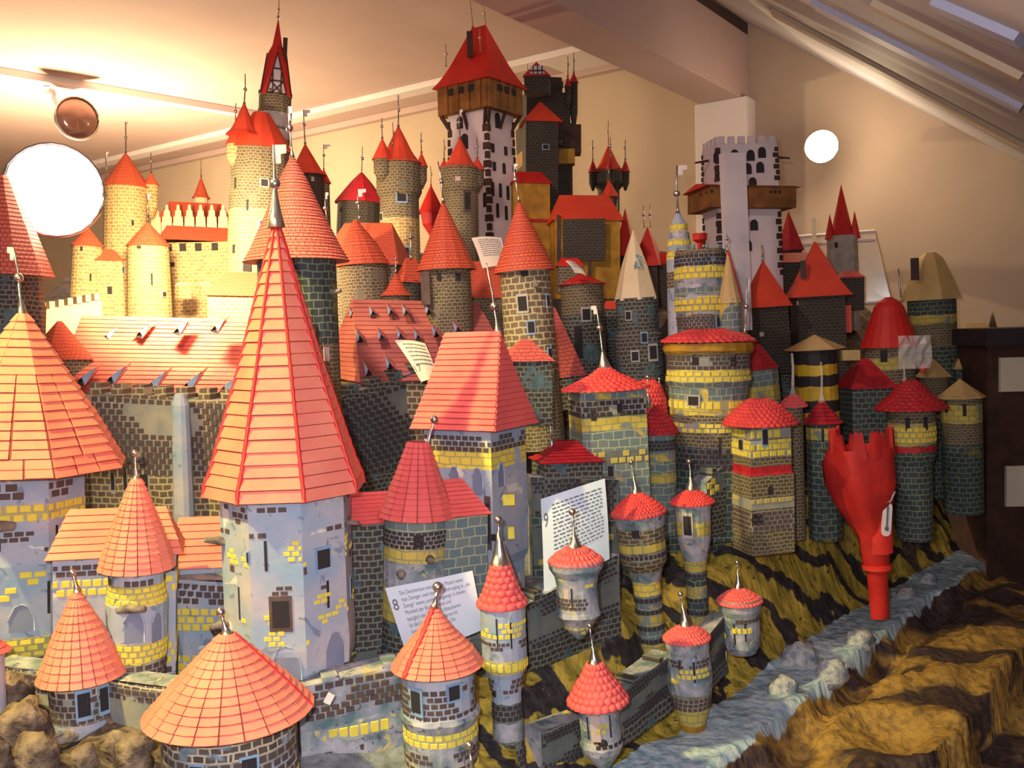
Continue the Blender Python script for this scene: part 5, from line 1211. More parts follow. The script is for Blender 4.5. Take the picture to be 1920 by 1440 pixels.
curtain('curtain_wall', 'grey and yellow curtain wall at the left below the chapel roofs', (90, 1080), (450, 1090), 1.44, 1.42, 1400, mat='plaster', thick=.05,
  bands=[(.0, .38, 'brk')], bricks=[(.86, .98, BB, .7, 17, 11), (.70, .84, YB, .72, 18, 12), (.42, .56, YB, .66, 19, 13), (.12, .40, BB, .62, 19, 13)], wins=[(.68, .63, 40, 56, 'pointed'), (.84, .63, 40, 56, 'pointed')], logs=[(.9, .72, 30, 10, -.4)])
curtain('curtain_wall', 'brick wall sloping behind the lower left cone turret', (-20, 1245), (330, 1290), 1.32, 1.2, 1400, mat='brk', thick=.04, bricks=[(.3, .95, BB, .6, 18, 12)])
curtain('curtain_wall', 'dark brick wall stepping down between the knobbly turret and the frilled one', (985, 1135), (1160, 1040), 1.46, 1.6, 1260, mat='brkd', thick=.04, merlons=4, mh=14, mwid=20, bricks=[(.35, .95, DB, .85, 11, 7)])
curtain('curtain_wall', 'dark brick wall running down to the bottom centre bell roofed turret', (1015, 1372), (1095, 1345), 1.36, 1.42, 1500, mat='brkd', thick=.04, bricks=[(.3, .95, DB, .85, 11, 8)])
curtain('curtain_wall', 'dark brick wall climbing from the bell roofed turret to the lowest banded turret', (1165, 1300), (1262, 1225), 1.42, 1.56, 1400, mat='brkd', thick=.04, merlons=2, mh=10, mwid=16, bricks=[(.3, .95, DB, .8, 11, 7)])
curtain('curtain_wall', 'dark brick wall linking the two turrets above the stream', (1322, 1200), (1362, 1150), 1.6, 1.7, 1300, mat='brkd', thick=.03, bricks=[(.3, .95, DB, .8, 10, 7)])
curtain('curtain_wall', 'grey stone wall below the crumpled crimson roof', (995, 895), (1160, 900), 1.72, 1.75, 1130, mat='teald', thick=.05, bricks=[(.7, .97, DB, .6, 12, 8), (.3, .6, YD, .3, 16, 12)])
curtain('curtain_wall', 'teal stone wall behind the pair of striped column turrets', (1150, 960), (1390, 890), 1.85, 2.0, 1110, mat='teald', thick=.05)
curtain('curtain_wall', 'stepped side wall with red and yellow stones left of the dome roofed tower', (1325, 905), (1382, 846), 1.88, 1.95, 1010, mat='brkd', thick=.04, merlons=2, mh=12, mwid=14, bricks=[(.7, .97, YB, .35, 14, 10)])
curtain('curtain_wall', 'dim wall behind the right hand turrets', (1500, 800), (1800, 780), 2.45, 2.6, 960, mat='teald', thick=.05)
curtain('curtain_wall', 'dark wall across the middle distance behind the drum tower', (1040, 600), (1480, 620), 2.62, 2.62, 860, mat='brkd', thick=.05)
curtain('curtain_wall', 'dark brown wall below the timber house', (860, 560), (1180, 560), 2.7, 2.75, 760, mat='dark', thick=.05)
tower('turret', 'tiny red roof tip at the left edge low down', 1.2, (-20, 1185), (-12, 1420), 1222, body=dict(n=20, mat='plaster', prof=[(1218, 24), (1420, 26)]), roof=dict(n=14, r=36, rows=4, mode='tiles', mat='pinkroof', th=2))
# --- background castle --------------------------------------------------------------
def side_turret(T, d, s, dx, dy, base_y, ey, ay, r, mat='t_orange', bmat='brkg', fin=True, n=12, low=40):
    """small corner turret as parts of a larger tower"""
    y2z = lambda y: (base_y - y) * s
    k = len(T.children)
    rf_ = build_roof(T, dict(n=n, r=r, rows=4, mode='smooth', mat=mat), y2z, s, -PI / 2, ey, ay)
    rf_.location = (dx * s, dy * s, 0)
    q = MB(); q.tube([(dx * s, dy * s, y2z(ey - 1)), (dx * s, dy * s, y2z(ey + low * .6)), (dx * s, dy * s, y2z(ey + low))], [r * .82 * s, r * .8 * s, r * .2 * s], 12)
    q.build('corner_turret', bmat, T, smooth=True)
    if fin: build_finial(T, s, y2z(ay), (dx * s, dy * s), cone=(5, 2.5), pole=30, ball=(.5, 3), r=1.1)
# tall brown tower with half timbered spire
AP = tower('great_tower', 'tall tan stone round tower with orange roofs and round windows at upper left', 2.6, (490, 212), (478, 700), 282,
  body=dict(n=20, mat='tanb', prof=[(278, 52), (700, 58)], bands=[(278, 395, 'brkg')]), roof=dict(n=14, r=58, rows=6, mode='smooth', mat='orange', topr=.25, prof=[(0, 1), (.3, .74), (1, 0)]),
  wins=[(8, 348, 12, 12, 'frame'), (10, 426, 16, 16, 'blue'), (0, 466, 5, 20, 'pale'), (-18, 503, 16, 16, 'square'), (-42, 350, 4, 20, 'slit'), (-20, 390, 4, 20, 'slit'), (-42, 470, 6, 16, 'square'), (26, 380, 8, 8, 'frame')])
side_turret(AP, 2.6, 2.6 / F, -38, -30, 700, 285, 245, 17, 'orange', 'tanb')
rf_ = build_roof(AP, dict(n=12, r=32, rows=5, mode='smooth', mat='orange', prof=CV), lambda y: (700 - y) * 2.6 / F, 2.6 / F, -PI / 2, 268, 208); rf_.location = (-22 * 2.6 / F, -.05, 0)
build_finial(AP, 2.6 / F, (700 - 210) * 2.6 / F, (-22 * 2.6 / F, -.05), cone=(6, 3), pole=46, ball=(.4, 3.5), r=1.3)
HT = tower('half_timbered_spire', 'narrow stone shaft with half timbered gables under a scarlet spire', 2.68, (522, 32), (512, 290), 184,
  body=dict(n=12, mat='brkg', wav=0, prof=[(180, 29), (205, 29), (210, 31), (290, 28)], bands=[(214, 240, 'stonepale'), (245, 262, 'stonepale')], merlons=(10, 8, 8)),
  roof=dict(n=8, rot=0, r=16, rows=4, mode='smooth', mat='red', ey=130, ay=32), fins=[dict(cone=(6, 3), pole=24, ball=(.3, 2.6), r=1)],
  boxes=[('dormer', 14, 92, 2, 8, 42, 10, 'woodd')])
s2 = 2.68 / F
for k in range(4):
    a = -PI / 2 + PI / 4 + k * PI / 2 - .45
    rad = Vector((math.cos(a), math.sin(a), 0)); tn = Vector((-math.sin(a), math.cos(a), 0)); z = lambda y: Vector((0, 0, (290 - y) * s2))
    b0, b1, ap = rad * 26 * s2 - tn * 17 * s2 + z(184), rad * 26 * s2 + tn * 17 * s2 + z(184), rad * 16 * s2 + z(108)
    g_ = new_obj('gable', [b0, b1, ap, b0 * .7 + z(184) * .3, b1 * .7 + z(184) * .3, z(108)], [(0, 1, 2), (0, 2, 5, 3), (1, 4, 5, 2), (0, 3, 4, 1)], 'white', HT)
    q = MB()
    for (p1, p2) in ((b0, ap), (b1, ap), (b0, b1), (b0.lerp(b1, .3), b0.lerp(ap, .55)), (b0.lerp(b1, .7), b1.lerp(ap, .55)), (b0.lerp(ap, .3), b1.lerp(ap, .3)), (b0.lerp(b1, .25), b1.lerp(ap, .3)), (b0.lerp(b1, .75), b0.lerp(ap, .3)), (b0.lerp(ap, .6), b1.lerp(ap, .6))):
        q.tube([p1 + rad * .002, p2 + rad * .002], [.0022] * 2, 4)
    q.build('timber_frame', 'woodd', HT)
    c = math.cos(a + PI / 4); 
    r2 = Vector((math.cos(a + PI / 4), math.sin(a + PI / 4), 0))
    vs = [b1, rad * 26 * s2 + tn * 17 * s2 + z(184) + r2 * 8 * s2 - z(184) + z(190), ap, z(70)]
    a2_ = a + PI / 2; rad2 = Vector((math.cos(a2_), math.sin(a2_), 0)); tn2 = Vector((-math.sin(a2_), math.cos(a2_), 0))
    c0 = rad2 * 26 * s2 - tn2 * 17 * s2 + z(184); ap2 = rad2 * 16 * s2 + z(108); mid = (b1 + c0) / 2 + r2 * 6 * s2 - Vector((0, 0, 6 * s2))
    new_obj('spire_wing', [b1, mid, c0, ap2, z(80) + r2 * 4 * s2, ap], [(0, 1, 4, 5), (1, 2, 3, 4)], 'red', HT)
tower('cone_roof_tower', 'orange cone roof with flags right behind the tall tan stone tower', 2.85, (572, 268), (585, 520), 330,
  body=dict(n=20, mat='dark', prof=[(326, 30), (520, 32)]), roof=dict(n=12, r=38, rows=5, mode='smooth', mat='orange', prof=FL), fins=[dict(cone=(6, 3), pole=54, ball=(.5, 3.5), flag=(12, 12), r=1.3)], wins=[(10, 340, 5, 8, 'pale')])
tower('turret', 'tiny orange capped turret beside the dark umbrella roof', 2.9, (607, 316), (609, 460), 344, body=dict(n=16, mat='brkg', prof=[(340, 10), (460, 12)]), roof=dict(n=10, r=14, rows=3, mode='smooth', mat='orange'), fins=[dict(cone=(4, 2), pole=40, ball=(.5, 3), flag=(12, 8), r=1)])
tower('round_tower', 'squat stone tower with a dark rust umbrella roof', 2.95, (678, 324), (670, 560), 382,
  body=dict(n=20, mat='dark', prof=[(378, 42), (560, 44)]), roof=dict(n=9, rot=10, r=50, rows=5, mode='smooth', mat='crim2', prof=[(0, 1), (.7, .38), (1, .05)]), fins=[dict(cone=(4, 2), pole=44, ball=(.5, 3.5), r=1)], wins=[(-34, 398, 5, 8, 'yel')])
AO = tower('round_tower', 'tan stone round tower with an orange witch hat roof and blue shutters', 2.7, (747, 236), (752, 620), 308,
  body=dict(n=20, mat='tanb', prof=[(304, 42), (360, 42), (372, 36), (620, 40)], bands=[(304, 410, 'brkg')]), roof=dict(n=14, r=46, rows=6, mode='smooth', mat='orange', prof=CV),
  fins=[dict(cone=(6, 3), pole=50, ball=(.45, 3.5), flag=(4, 12), r=1.3), dict(dx=-8, dy=-20, y=275, cone=(4, 2), pole=36, ball=(.5, 3), flag=(8, 8), r=1)],
  wins=[(4, 372, 16, 18, 'blue'), (-32, 408, 8, 12, 'frame'), (-20, 440, 10, 12, 'frame'), (8, 474, 16, 14, 'blue'), (-26, 460, 6, 8, 'pale')])
side_turret(AO, 2.7, 2.7 / F, -26, -30, 620, 310, 270, 20, 'orange', 'brkg'); side_turret(AO, 2.7, 2.7 / F, 42, 0, 620, 318, 290, 12, 'orange')
AN = tower('round_tower', 'dark stone round tower with an orange pointed roof before the white keep', 2.75, (862, 258), (866, 660), 318,
  body=dict(n=20, mat='brkg', prof=[(314, 36), (352, 36), (362, 32), (660, 34)]), roof=dict(n=12, r=38, rows=5, mode='smooth', mat='orange', prof=CV), fins=[dict(cone=(5, 3), pole=46, ball=(.5, 3.4), flag=(6, 10), r=1.2)], wins=[(-4, 340, 10, 8, 'pale'), (12, 380, 10, 30, 'brown')])
side_turret(AN, 2.75, 2.75 / F, -30, 10, 660, 318, 300, 10, 'orange'); side_turret(AN, 2.75, 2.75 / F, 32, 0, 660, 324, 300, 15, 'orange')
tower('cone_roof_tower', 'dark scarlet lozenge shaped roof between two stone round towers', 2.95, (808, 346), (812, 540), 400,
  body=dict(n=6, mat='crim2', prof=[(396, 24), (420, 20), (440, 6), (540, 6)]), roof=dict(n=6, r=28, rows=3, mode='smooth', mat='red'), fins=[dict(cone=(4, 2), pole=30, ball=(.5, 2.6), r=.9)])
# white keep with wooden hoard and scarlet hip roof
KP = tower('white_keep', 'tall white keep with dark arches, brown timber hoarding and scarlet hipped roof', 3.0, (897, 50), (912, 640), 166,
  body=dict(n=('rect', .9), rot=-38, mat='white', wav=0, prof=[(215, 45), (640, 50)]),
  roof=dict(n=('rect', .9), rot=-38, ridge=.25, r=66, rows=8, mode='smooth', mat='red', prof=[(0, 1), (.15, .78), (.38, .54), (1, 0)]),
  fins=[dict(dx=-10, cone=(6, 3), pole=50, ball=(.5, 3), r=.9, lean=-.08), dict(dx=14, cone=(4, 2), pole=40, ball=(.5, 3), r=.9, lean=-.1), dict(dx=-60, dy=-20, y=126, cone=(4, 2), pole=34, ball=(.5, 2.6), r=1), dict(dx=4, dy=-60, y=112, cone=(4, 2), pole=36, ball=(.5, 2.6), r=1)],
  boxes=[('chimney', -16, 92, 30, 11, 44, 11, 'woodd')],
  wins=[(-38, 232, 14, 22, 'arch'), (-30, 268, 16, 28, 'arch'), (30, 232, 14, 28, 'arch'), (20, 285, 9, 16, 'square'), (44, 285, 9, 16, 'square'), (22, 318, 9, 16, 'square'), (40, 318, 9, 20, 'arch'), (18, 360, 8, 26, 'arch'), (32, 360, 8, 26, 'arch'), (46, 362, 8, 26, 'arch'), (26, 398, 8, 26, 'arch'), (42, 400, 8, 26, 'arch'), (4, 380, 8, 26, 'arch')])
hb_ = build = None
s3 = 3.0 / F
mwk = KP.matrix_world; loc_ = mwk.inverted() @ Vector((EYE.x, EYE.y, mwk.translation.z)); fck = math.atan2(loc_.y, loc_.x)
csk = cross(('rect', .9), -38, fck)
q = MB(); kz = lambda y: (640 - y) * ((W(897, 50, 3.0) - W(912, 640, 3.0)).length / 590)
r_ = 57 * s3
mb = MB(); ringA = [Vector((c.x * r_, c.y * r_, kz(166))) for c in csk]; ringB = [Vector((c.x * r_, c.y * r_, kz(216))) for c in csk]; ringC = [Vector((c.x * r_ * .78, c.y * r_ * .78, kz(244))) for c in csk]
mb.add(ringA + ringB, [(4, 5, 1, 0), (5, 6, 2, 1), (6, 7, 3, 2), (7, 4, 0, 3), (3, 2, 1, 0)]); mb.add(ringB, [(0, 1, 2, 3)])
hd = mb.build('timber_hoarding', 'wood', KP)
for i in range(4):
    A_, B_ = ringA[i], ringA[(i + 1) % 4]; nrm = (B_ - A_).cross(Vector((0, 0, 1))).normalized()
    for j in range(9):
        p = A_.lerp(B_, (j + .5) / 9); dn = Vector((0, 0, kz(217) - kz(167))); w2 = (B_ - A_) / 9 * .44
        vs = [p - w2, p + w2, p + w2 + dn, p - w2 + dn]; o_ = nrm * .005 * (1 + .5 * (j % 2))
        new_obj('board', [v for v in vs] + [v + o_ for v in vs], [(4, 5, 6, 7)[::-1], (0, 4, 5, 1), (1, 5, 6, 2), (2, 6, 7, 3), (3, 7, 4, 0)], 'wood', hd)
    for f in (.05, .5, .95):
        p = ringB[i].lerp(ringB[(i + 1) % 4], f); pe = p * .72; pe.z = kz(250); b = MB(); b.tube([p, pe], [.006, .006], 5); b.build('strut', 'woodd', KP)
    for f in (.3, .5, .7):
        p = A_.lerp(B_, f) + nrm * .009; p.z = kz(178); b = MB(); an = math.atan2(nrm.y, nrm.x)
        b.box((0, 0, 0), (.009, .002, .010), 0, Matrix.Translation(p) @ Matrix.Rotation(an + PI / 2, 4, 'Z')); b.build('window', 'hole', KP)
# quoins of the white keep and gallery tower
def corner_stones(T, cs, i, r0, r1, z0, z1, n, s, mat='woodd'):
    me = brick_mesh(mat)
    for j in range(n):
        f = (j + .5) / n; r = r0 + (r1 - r0) * f; p = cs[i] * r
        p = Vector((p.x, p.y, z0 + (z1 - z0) * f))
        for (q0, sg) in ((cs[(i + 1) % 4], 1), (cs[(i - 1) % 4], -1)):
            ed = (q0 - cs[i]).normalized(); nr = Vector((ed.y, -ed.x, 0)) * sg
            w = (10 if j % 2 else 6) * s
            place_piece(me, 'corner_stone', T, math.atan2(nr.y, nr.x), p + ed * w * .5, w, abs(z1 - z0) / n * .8, .003)
for i in range(4): corner_stones(KP, csk, i, 45 * s3, 50 * s3, kz(225), kz(520), 18, s3)
GT = [o for o in C.objects if o.name.startswith('white_gallery_tower')][0]
mwg = GT.matrix_world; lg_ = mwg.inverted() @ Vector((EYE.x, EYE.y, mwg.translation.z)); csg = cross(('rect', .62), 24, math.atan2(lg_.y, lg_.x)); sg_ = 2.75 / F
gz = lambda y: (720 - y) * ((W(1385, 262, 2.75) - W(1400, 720, 2.75)).length / 458)
for i in range(4):
    corner_stones(GT, csg, i, 58 * sg_, 60 * sg_, gz(282), gz(345), 6, sg_); corner_stones(GT, csg, i, 60 * sg_, 61 * sg_, gz(400), gz(520), 9, sg_)
    A_, B_ = csg[i] * 58 * sg_, csg[(i + 1) % 4] * 58 * sg_; nn = 6 if i % 2 == 0 else 4
    for j in range(nn):
        p = A_.lerp(B_, (j + .5) / nn); e_ = (B_ - A_).normalized(); b = MB(); an = math.atan2(e_.y, e_.x)
        b.box((0, .006, 0), ((B_ - A_).length / nn * .3, .006, 7 * sg_), 0, Matrix.Translation(Vector((p.x, p.y, gz(270)))) @ Matrix.Rotation(an, 4, 'Z')); b.build('merlon', 'white', GT)
# beacons poking out
for (x, y, sx) in ((-60, 300, -1), (62, 300, 1)):
    b = MB(); b.tube([(x * sg_, -.02, gz(y)), ((x + sx * 26) * sg_, -.03, gz(y + 4))], [.004, .003], 5); b.build('gargoyle', 'woodd', GT)
# black castle behind
BK = tower('dark_castle', 'tall near black castle block with mustard yellow patches right of the white keep', 3.25, (1020, 150), (1022, 640), 190,
  body=dict(n=('rect', .8), rot=14, mat='dark', wav=0, prof=[(150, 28), (178, 29), (180, 40), (235, 41), (238, 46), (300, 44), (640, 46)], bands=[(285, 312, 'ochre')]),
  fins=[dict(dx=-30, y=190, cone=(4, 2), pole=64, ball=(.6, 2.6), r=.9)], boxes=[('bay', 52, 265, 10, 30, 50, 40, 'woodd'), ('bay', 40, 300, 30, 30, 26, 30, 'ochre'), ('shutter', 30, 280, 60, 6, 8, 8, 'teald')])
sb = 3.25 / F
for k in range(8):
    q = MB(); q.box(((-32 + k * 9) * sb, -.055, (640 - 176) * sb), (3 * sb, .006, 5 * sb)); q.build('merlon', 'dark', BK)
wing('small half timbered gable house on top of the dark castle', 3.12, 1008, 148, 25, .9, 26, -6, 'crim2', rows=3, mode='smooth', hb=30, bmat='dark', ridge=-.95, name='gable_house', boxes=[('gable', 0, 138, 24, 26, 14, 3, 'white'), ('beam', 0, 138, 26, 2, 16, 3, 'woodd'), ('beam', -8, 138, 26, 2, 14, 3, 'woodd'), ('beam', 8, 138, 26, 2, 14, 3, 'woodd'), ('beam', 0, 140, 26, 26, 2, 3, 'woodd')])
side_turret(BK, 3.25, sb, 54, -12, 640, 168, 148, 9, 'crim2', 'dark', low=90); side_turret(BK, 3.25, sb, 42, -30, 640, 180, 160, 7, 'crim2', 'dark')
tower('tent_roof_tower', 'dark tower with an orange pyramid roof in front of the dark castle', 3.1, (1013, 190), (1012, 600), 234,
  body=dict(n=('rect', .9), rot=8, mat='dark', wav=0, prof=[(230, 30), (320, 30), (600, 32)]), roof=dict(n=('rect', .9), rot=8, r=37, rows=4, mode='smooth', mat='orange'), wins=[(10, 280, 10, 8, 'blue')])
wing('yellow house with a scarlet slab roof below the orange pyramid roof', 3.0, 992, 348, 38, .8, 26, 10, 'red', rows=4, mode='smooth', hb=120, bmat='ochre', ridge=.6)
wing('timber framed house with a broad orange red roof at centre back', 2.9, 1095, 418, 66, .7, 52, 10, 'orange', rows=6, mode='smooth', hb=150, bmat='ochre', ridge=.7, boxes=[('shutter_wall', 0, 455, 56, 76, 74, 8, 'dark'), ('beam', -46, 455, 52, 6, 90, 10, 'woodd'), ('beam', -20, 520, 54, 6, 60, 10, 'woodd'), ('beam', 10, 520, 54, 6, 60, 10, 'woodd')])
wing('purple brown lower roof left of the timber framed house', 3.0, 1015, 420, 40, .8, 26, 10, 'crim2', rows=4, mode='smooth', hb=100, bmat='ochre', ridge=.7)
AJ = tower('turreted_keep', 'dark keep with a flared brick red roof and four corner turrets by the back wall', 3.45, (1141, 272), (1142, 560), 324,
  body=dict(n=8, mat='dark', wav=0, prof=[(320, 30), (344, 30), (356, 20), (560, 20)]), roof=dict(n=8, r=32, rows=4, mode='smooth', mat='orange', prof=CV), fins=[dict(cone=(4, 2), pole=40, ball=(.5, 2.6), r=.9)])
for dx, dy in ((-30, -8), (30, -8), (0, -30)): side_turret(AJ, 3.45, 3.45 / F, dx, dy, 560, 328, 304, 9, 'crim2', 'dark', low=34)
tower('cone_roof_tower', 'small orange cone on a thin tower with silver rods near the back wall', 3.0, (1142, 336), (1150, 600), 370, body=dict(n=12, mat='brkg', prof=[(368, 8), (600, 10)]), roof=dict(n=10, r=18, rows=3, mode='smooth', mat='orange'), fins=[dict(cone=(3, 2), pole=22, ball=None, r=.8), dict(dx=14, y=470, cone=(4, 3), pole=100, ball=(.6, 3), r=1.6)])
tower('cone_roof_tower', 'tall scarlet pyramid roof half hidden behind the cream paper cone', 3.1, (1172, 390), (1178, 620), 480, body=dict(n=4, mat='dark', prof=[(476, 18), (620, 20)]), roof=dict(n=4, rot=30, r=26, rows=3, mode='smooth', mat='red'))
tower('cone_roof_tower', 'scarlet pyramid roof with two silver pins right of the cream paper cone', 3.1, (1214, 424), (1222, 640), 500,
  body=dict(n=4, rot=30, mat='dark', prof=[(496, 30), (640, 32)]), roof=dict(n=4, rot=30, r=38, rows=3, mode='smooth', mat='red'), fins=[dict(dx=-6, cone=(3, 2), pole=36, ball=(.5, 3), r=1), dict(dx=6, cone=(3, 2), pole=36, ball=(.5, 3), r=1)])
wing('flat dark red roof joining the scarlet pyramid roof on the right', 3.1, 1252, 496, 26, .8, 22, 4, 'red', rows=2, mode='smooth', hb=120, bmat='dark', ridge=.8)
wing('brown cottage with a four pane window below the stepped keep', 2.4, 1262, 640, 36, .7, 60, 4, 'woodd', rows=3, mode='smooth', hb=60, bmat='woodd', ridge=.05, wins=[(0, 655, 9, 9, 'pale')])
# small red roofs scattered
wing('small orange awning roof below the timber framed house', 2.6, 1150, 580, 22, .7, 16, -10, 'orange', rows=3, mode='smooth', hb=60, bmat='brkd', ridge=.6)
wing('thin red roof edge right of the right middle cone roof', 2.5, 1068, 500, 26, .6, 16, 12, 'red', rows=3, mode='smooth', hb=50, bmat='brkg', ridge=.6)
# --- sunlit-looking left background (beside the lit spotlight)
LT = tower('cone_roof_tower', 'tall pale stone tower with a slim cone roof right of the glaring spotlight', 2.75, (236, 286), (240, 640), 352,
  body=dict(n=20, mat='tanb', prof=[(348, 38), (590, 44), (640, 50)]), roof=dict(n=14, r=44, rows=6, mode='smooth', mat='t_orange', prof=[(0, 1), (1, .02)]), fins=[dict(cone=(8, 3), pole=48, ball=(.4, 3), flag=(4, 10), r=1.4), dict(dx=-38, y=352, cone=(6, 3), pole=60, ball=(.5, 3), flag=(6, 10), r=1.3)],
  wins=[(-10, 508, 10, 10, 'blue'), (10, 420, 4, 10, 'slit')])
side_turret(LT, 2.75, 2.75 / F, 44, 6, 640, 350, 325, 15, 't_orange', 'tanb', low=60)
tower('round_tower', 'pale brick round tower with a broad cone roof in front of the slim pale tower', 2.55, (277, 415), (284, 660), 462,
  body=dict(n=20, mat='tanb', prof=[(458, 36), (600, 40), (660, 46)]), roof=dict(n=16, r=40, rows=6, mode='smooth', step=.6, mat='t_orange'), fins=[dict(cone=(6, 3), pole=44, ball=(.3, 3.5), flag=(6, 10), r=1.5)], wins=[(4, 525, 3, 22, 'slit'), (-16, 466, 8, 6, 'square'), (24, 552, 8, 8, 'frame')])
tower('round_tower', 'short pale tower under the glaring spotlight', 2.6, (165, 425), (160, 650), 462,
  body=dict(n=20, mat='tanb', prof=[(458, 26), (500, 27), (650, 32)]), roof=dict(n=14, r=30, rows=4, mode='smooth', mat='t_orange'), wins=[(-10, 468, 4, 8, 'square'), (6, 520, 3, 14, 'slit')])
tower('round_tower', 'low pale lean-to tower with a tiny hatch between the two pale towers', 2.62, (200, 468), (208, 650), 490, body=dict(n=('rect', .8), rot=12, mat='tanb', wav=0, prof=[(488, 22), (650, 26)]), roof=dict(n=('rect', .8), rot=12, ridge=.5, r=26, rows=3, mode='smooth', mat='t_orange'), wins=[(2, 545, 8, 14, 'square')])
curtain('battlement_wall', 'pale sandy wall with square openings under a light roof left of the tan tower', (305, 456), (440, 452), 2.75, 2.72, 640, mat='tanb', thick=.1,
  wins=[(.1, .95, 12, 14, 'square'), (.3, .95, 12, 14, 'square'), (.5, .95, 12, 14, 'square'), (.72, .95, 12, 14, 'square'), (.2, .66, 3, 14, 'slit'), (.45, .64, 3, 14, 'slit'), (.7, .62, 3, 14, 'slit'), (.12, .78, 14, 8, 'slit'), (.5, .78, 14, 8, 'slit')])
wing('pale yellow roof slab above the sandy wall', 2.78, 372, 455, 66, .7, 30, -4, 't_orange', rows=4, mode='smooth', hb=0, ridge=.84)
wing('gabled cream range with red roof pieces behind the sandy wall', 3.0, 368, 424, 68, .6, 44, -4, 't_orange', rows=4, mode='smooth', hb=60, bmat='cream', ridge=.7)
for i in range(7):
    x = 292 + i * 21
    tower('stepped_gable', ('leftmost', 'second from left', 'third from left', 'middle', 'third from right', 'second from right', 'rightmost')[i] + ' cream stepped gable in the row behind the sandy wall', 2.88, (x, 382), (x + 1, 440), 404, body=dict(n=('rect', .6), rot=-4, mat='cream', wav=0, prof=[(384, 2), (394, 3), (395, 5), (406, 6), (407, 8), (440, 9)]), group='stepped gables behind the sandy wall', cat='model gable')
tower('spire_turret', 'small salmon spire above the row of stepped gables', 3.1, (377, 330), (377, 420), 372, body=dict(n=12, mat='cream', prof=[(370, 12), (420, 14)]), roof=dict(n=10, r=17, rows=4, mode='smooth', mat='t_orange', prof=FL), fins=[dict(cone=(4, 2), pole=26, ball=(.4, 2), r=.8)])
for (x, y, sd2) in ((343, 536, 'left'), (386, 536, 'right')):
    wing(sd2 + ' one of two tiny stone huts with pale lids on the sandy wall', 2.6, x, y, 12, 1, 6, 20, 'cream', rows=2, mode='smooth', hb=24, bmat='tanb', ridge=.8, name='wall_hut', group='wall huts on the sandy wall')
tower('cone_roof_tower', 'massive salmon tiled roof over a dark tower at the left edge near the spotlight', 1.95, (0, 330), (10, 760), 516,
  body=dict(n=12, mat='brkd', wav=0, prof=[(510, 66), (560, 68), (575, 72), (760, 66)]), roof=dict(n=12, rot=14, r=90, rows=24, mode='smooth', step=1, mat='t_salmon', prof=[(0, 1), (.5, .62), (1, .2)]))
wing('low orange roof left of the octagonal spire, over a small stone house', 2.4, 452, 556, 56, .8, 46, -14, 't_orange', rows=6, mode='smooth', hb=60, bmat='tanb', ridge=.5)
wing('dull red roof between the left edge cone roof and the great hall', 2.1, 112, 672, 44, 1, 70, 26, 't_orange', rows=8, mode='smooth', hb=80, bmat='brkg', ridge=.1)
curtain('battlement_wall', 'bright cream battlement strip below the glaring spotlight', (72, 582), (190, 560), 2.45, 2.55, 700, mat='cream', merlons=7, mh=12, mwid=9, thick=.06)

# --- paper signs -----------------------------------------------------------------
def sign(label, corners, depths, mat, number, lines, name='paper_sign', textlines=None, inkfrac=.8, size=None):
    """thin paper sheet through four photo corners (tl, tr, br, bl), gently curled, with print"""
    P4 = [W(c[0], c[1], dd) for c, dd in zip(corners, depths)]
    tl, tr, br, bl = P4; o0 = tl.copy(); T = root(name, label, 'paper sign', Matrix.Translation(o0))
    nrm = (tr - tl).cross(bl - tl).normalized()
    if nrm.y > 0: nrm = -nrm
    def S(u, v, off=0):
        return tl.lerp(tr, u).lerp(bl.lerp(br, u), v) + nrm * (off + .005 * math.sin(PI * u) + .004 * math.sin(PI * v)) - o0
    n = 8; mb = MB(); st = n + 1
    for lay in (0, -.0008):
        for j in range(st):
            for i in range(st): mb.v.append(S(i / n, j / n, lay))
    for j in range(n):
        for i in range(n):
            a = j * st + i
            mb.f += [(a, a + 1, a + st + 1, a + st), tuple(x + st * st for x in (a + st, a + st + 1, a + 1, a))]; mb.m += [0, 0]; mb.uv += [[(0, 0)] * 4] * 2
    mb.build('sheet', mat, T, smooth=True)
    def put_text(txt, u0, v0, u1, h, nm):
        cu = bpy.data.curves.new(nm, 'FONT'); cu.body = txt; cu.size = 1; to = bpy.data.objects.new('tmp', cu); C.objects.link(to)
        dg = bpy.context.evaluated_depsgraph_get(); me = bpy.data.meshes.new_from_object(to.evaluated_get(dg)); bpy.data.objects.remove(to)
        xs_ = [v.co.x for v in me.vertices]; x0, x1 = min(xs_), max(xs_)
        for v in me.vertices:
            u = u0 + (v.co.x - x0) / (x1 - x0) * (u1 - u0); vv = v0 - v.co.y * h
            v.co = S(u, vv, .0007)
        me.materials.clear(); me.materials.append(M['ink']); o = bpy.data.objects.new(nm, me); C.objects.link(o); o.parent = T
    if number: put_text(number, .03, .32 if len(number) == 1 else .8, .09 if len(number) == 1 else .3, .22, 'number')
    if textlines:
        k = len(textlines)
        for j, t in enumerate(textlines): put_text(t, .14, .13 + j * .75 / k, .14 + .80 * min(1, len(t) / max(len(x) for x in textlines)), .085 if k < 12 else .05, 'print_line')
    else:
        mb = MB(); rnd = random.Random(len(label))
        for j in range(lines):
            v = .1 + .62 * j / lines; u = .16
            while u < .9:
                w = rnd.uniform(.03, .09); hh = .32 * .62 / lines
                mb.add([S(u, v, .0008), S(min(.93, u + w), v, .0008), S(min(.93, u + w), v + hh, .0008), S(u, v + hh, .0008)], [(0, 1, 2, 3)]); u += w + .018
        mb.build('print_lines', 'ink', T)
    return T
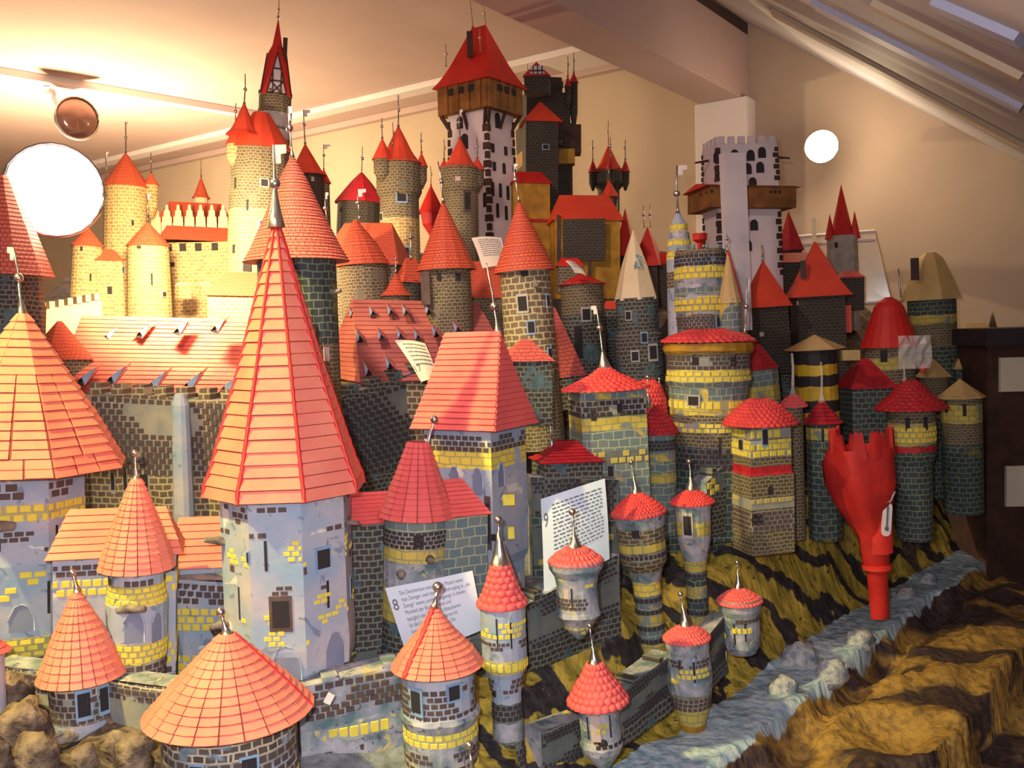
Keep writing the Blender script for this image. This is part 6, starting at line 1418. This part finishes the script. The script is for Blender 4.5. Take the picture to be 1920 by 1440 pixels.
sign('white explanatory paper numbered 8 leaning on the banded curtain wall', ((722, 1103), (886, 1070), (907, 1180), (765, 1235)), (1.385, 1.40, 1.395, 1.375), 'paper', '8', 8,
  textlines=['Den Zwischenraum zwischen zwei Mauern nennt', 'man Zwinger, weil man hier Eindringling in „die', 'Zwinge“ nimmt, sondern eingeengt. In diesem', 'Mittelteil der Burg begrenzt und', 'bezüglich des Zwingers Schlitzscharten', 'für die Langbogenschießscharten für', 'Armbrust und Schießscharten. Die', 'Schießscharten'])
sign('white explanatory paper numbered 9 behind the frilled coral turret', ((1014, 936), (1134, 897), (1143, 1048), (1020, 1112)), (1.55, 1.58, 1.55, 1.5), 'paper', '9', 14)
sign('small paper with pencil marks lying on the mauve hall roof', ((740, 638), (797, 644), (822, 712), (790, 716)), (1.85, 1.87, 1.83, 1.8), 'paperw', '17', 6)
sign('small cream paper sheet between the two middle cone roofs', ((884, 446), (940, 446), (950, 500), (905, 503)), (2.15, 2.17, 2.12, 2.1), 'paperw', '', 9)
sign('tiny cream paper slip above the low red lid roof', ((1060, 489), (1082, 494), (1100, 518), (1078, 512)), (2.3, 2.3, 2.28, 2.28), 'paperw', '', 3)
# blue print on the cream paper cone: small letter shaped strokes
pc = [o for o in C.objects if o.name.startswith('paper_cone_tower')][0]
inv = pc.matrix_world.inverted(); q = MB()
for (x0, y0, x1, y1) in ((1188, 498, 1200, 502), (1192, 490, 1190, 504), (1198, 486, 1202, 500), (1194, 478, 1204, 484), (1196, 484, 1192, 478)):
    q.tube([inv @ W(x0, y0, 2.262), inv @ W(x1, y1, 2.262)], [.0018, .0018], 5)
q.build('print', 'blueink', pc)
# single finials belonging to nothing visible
tower('finial_pin', 'lone silver ball pin rising at the bottom edge left of the ochre rock', 1.2, (880, 1396), (888, 1470), 1410, body=None, cat='finial', fins=[dict(y=1450, cone=(34, 7), pole=22, ball=(1, 8.5), r=3)])
tag_ = W(617, 1310, 1.2); q = MB(); q.box((0, 0, 0), (.005, .002, .007)); o = q.build('paper_tag', 'white_trim'); o.location = tag_; o.rotation_euler = (0, .5, 0); tag(o, 'tiny white tag hanging at the right rim of the wide salmon cone roof', 'tag')
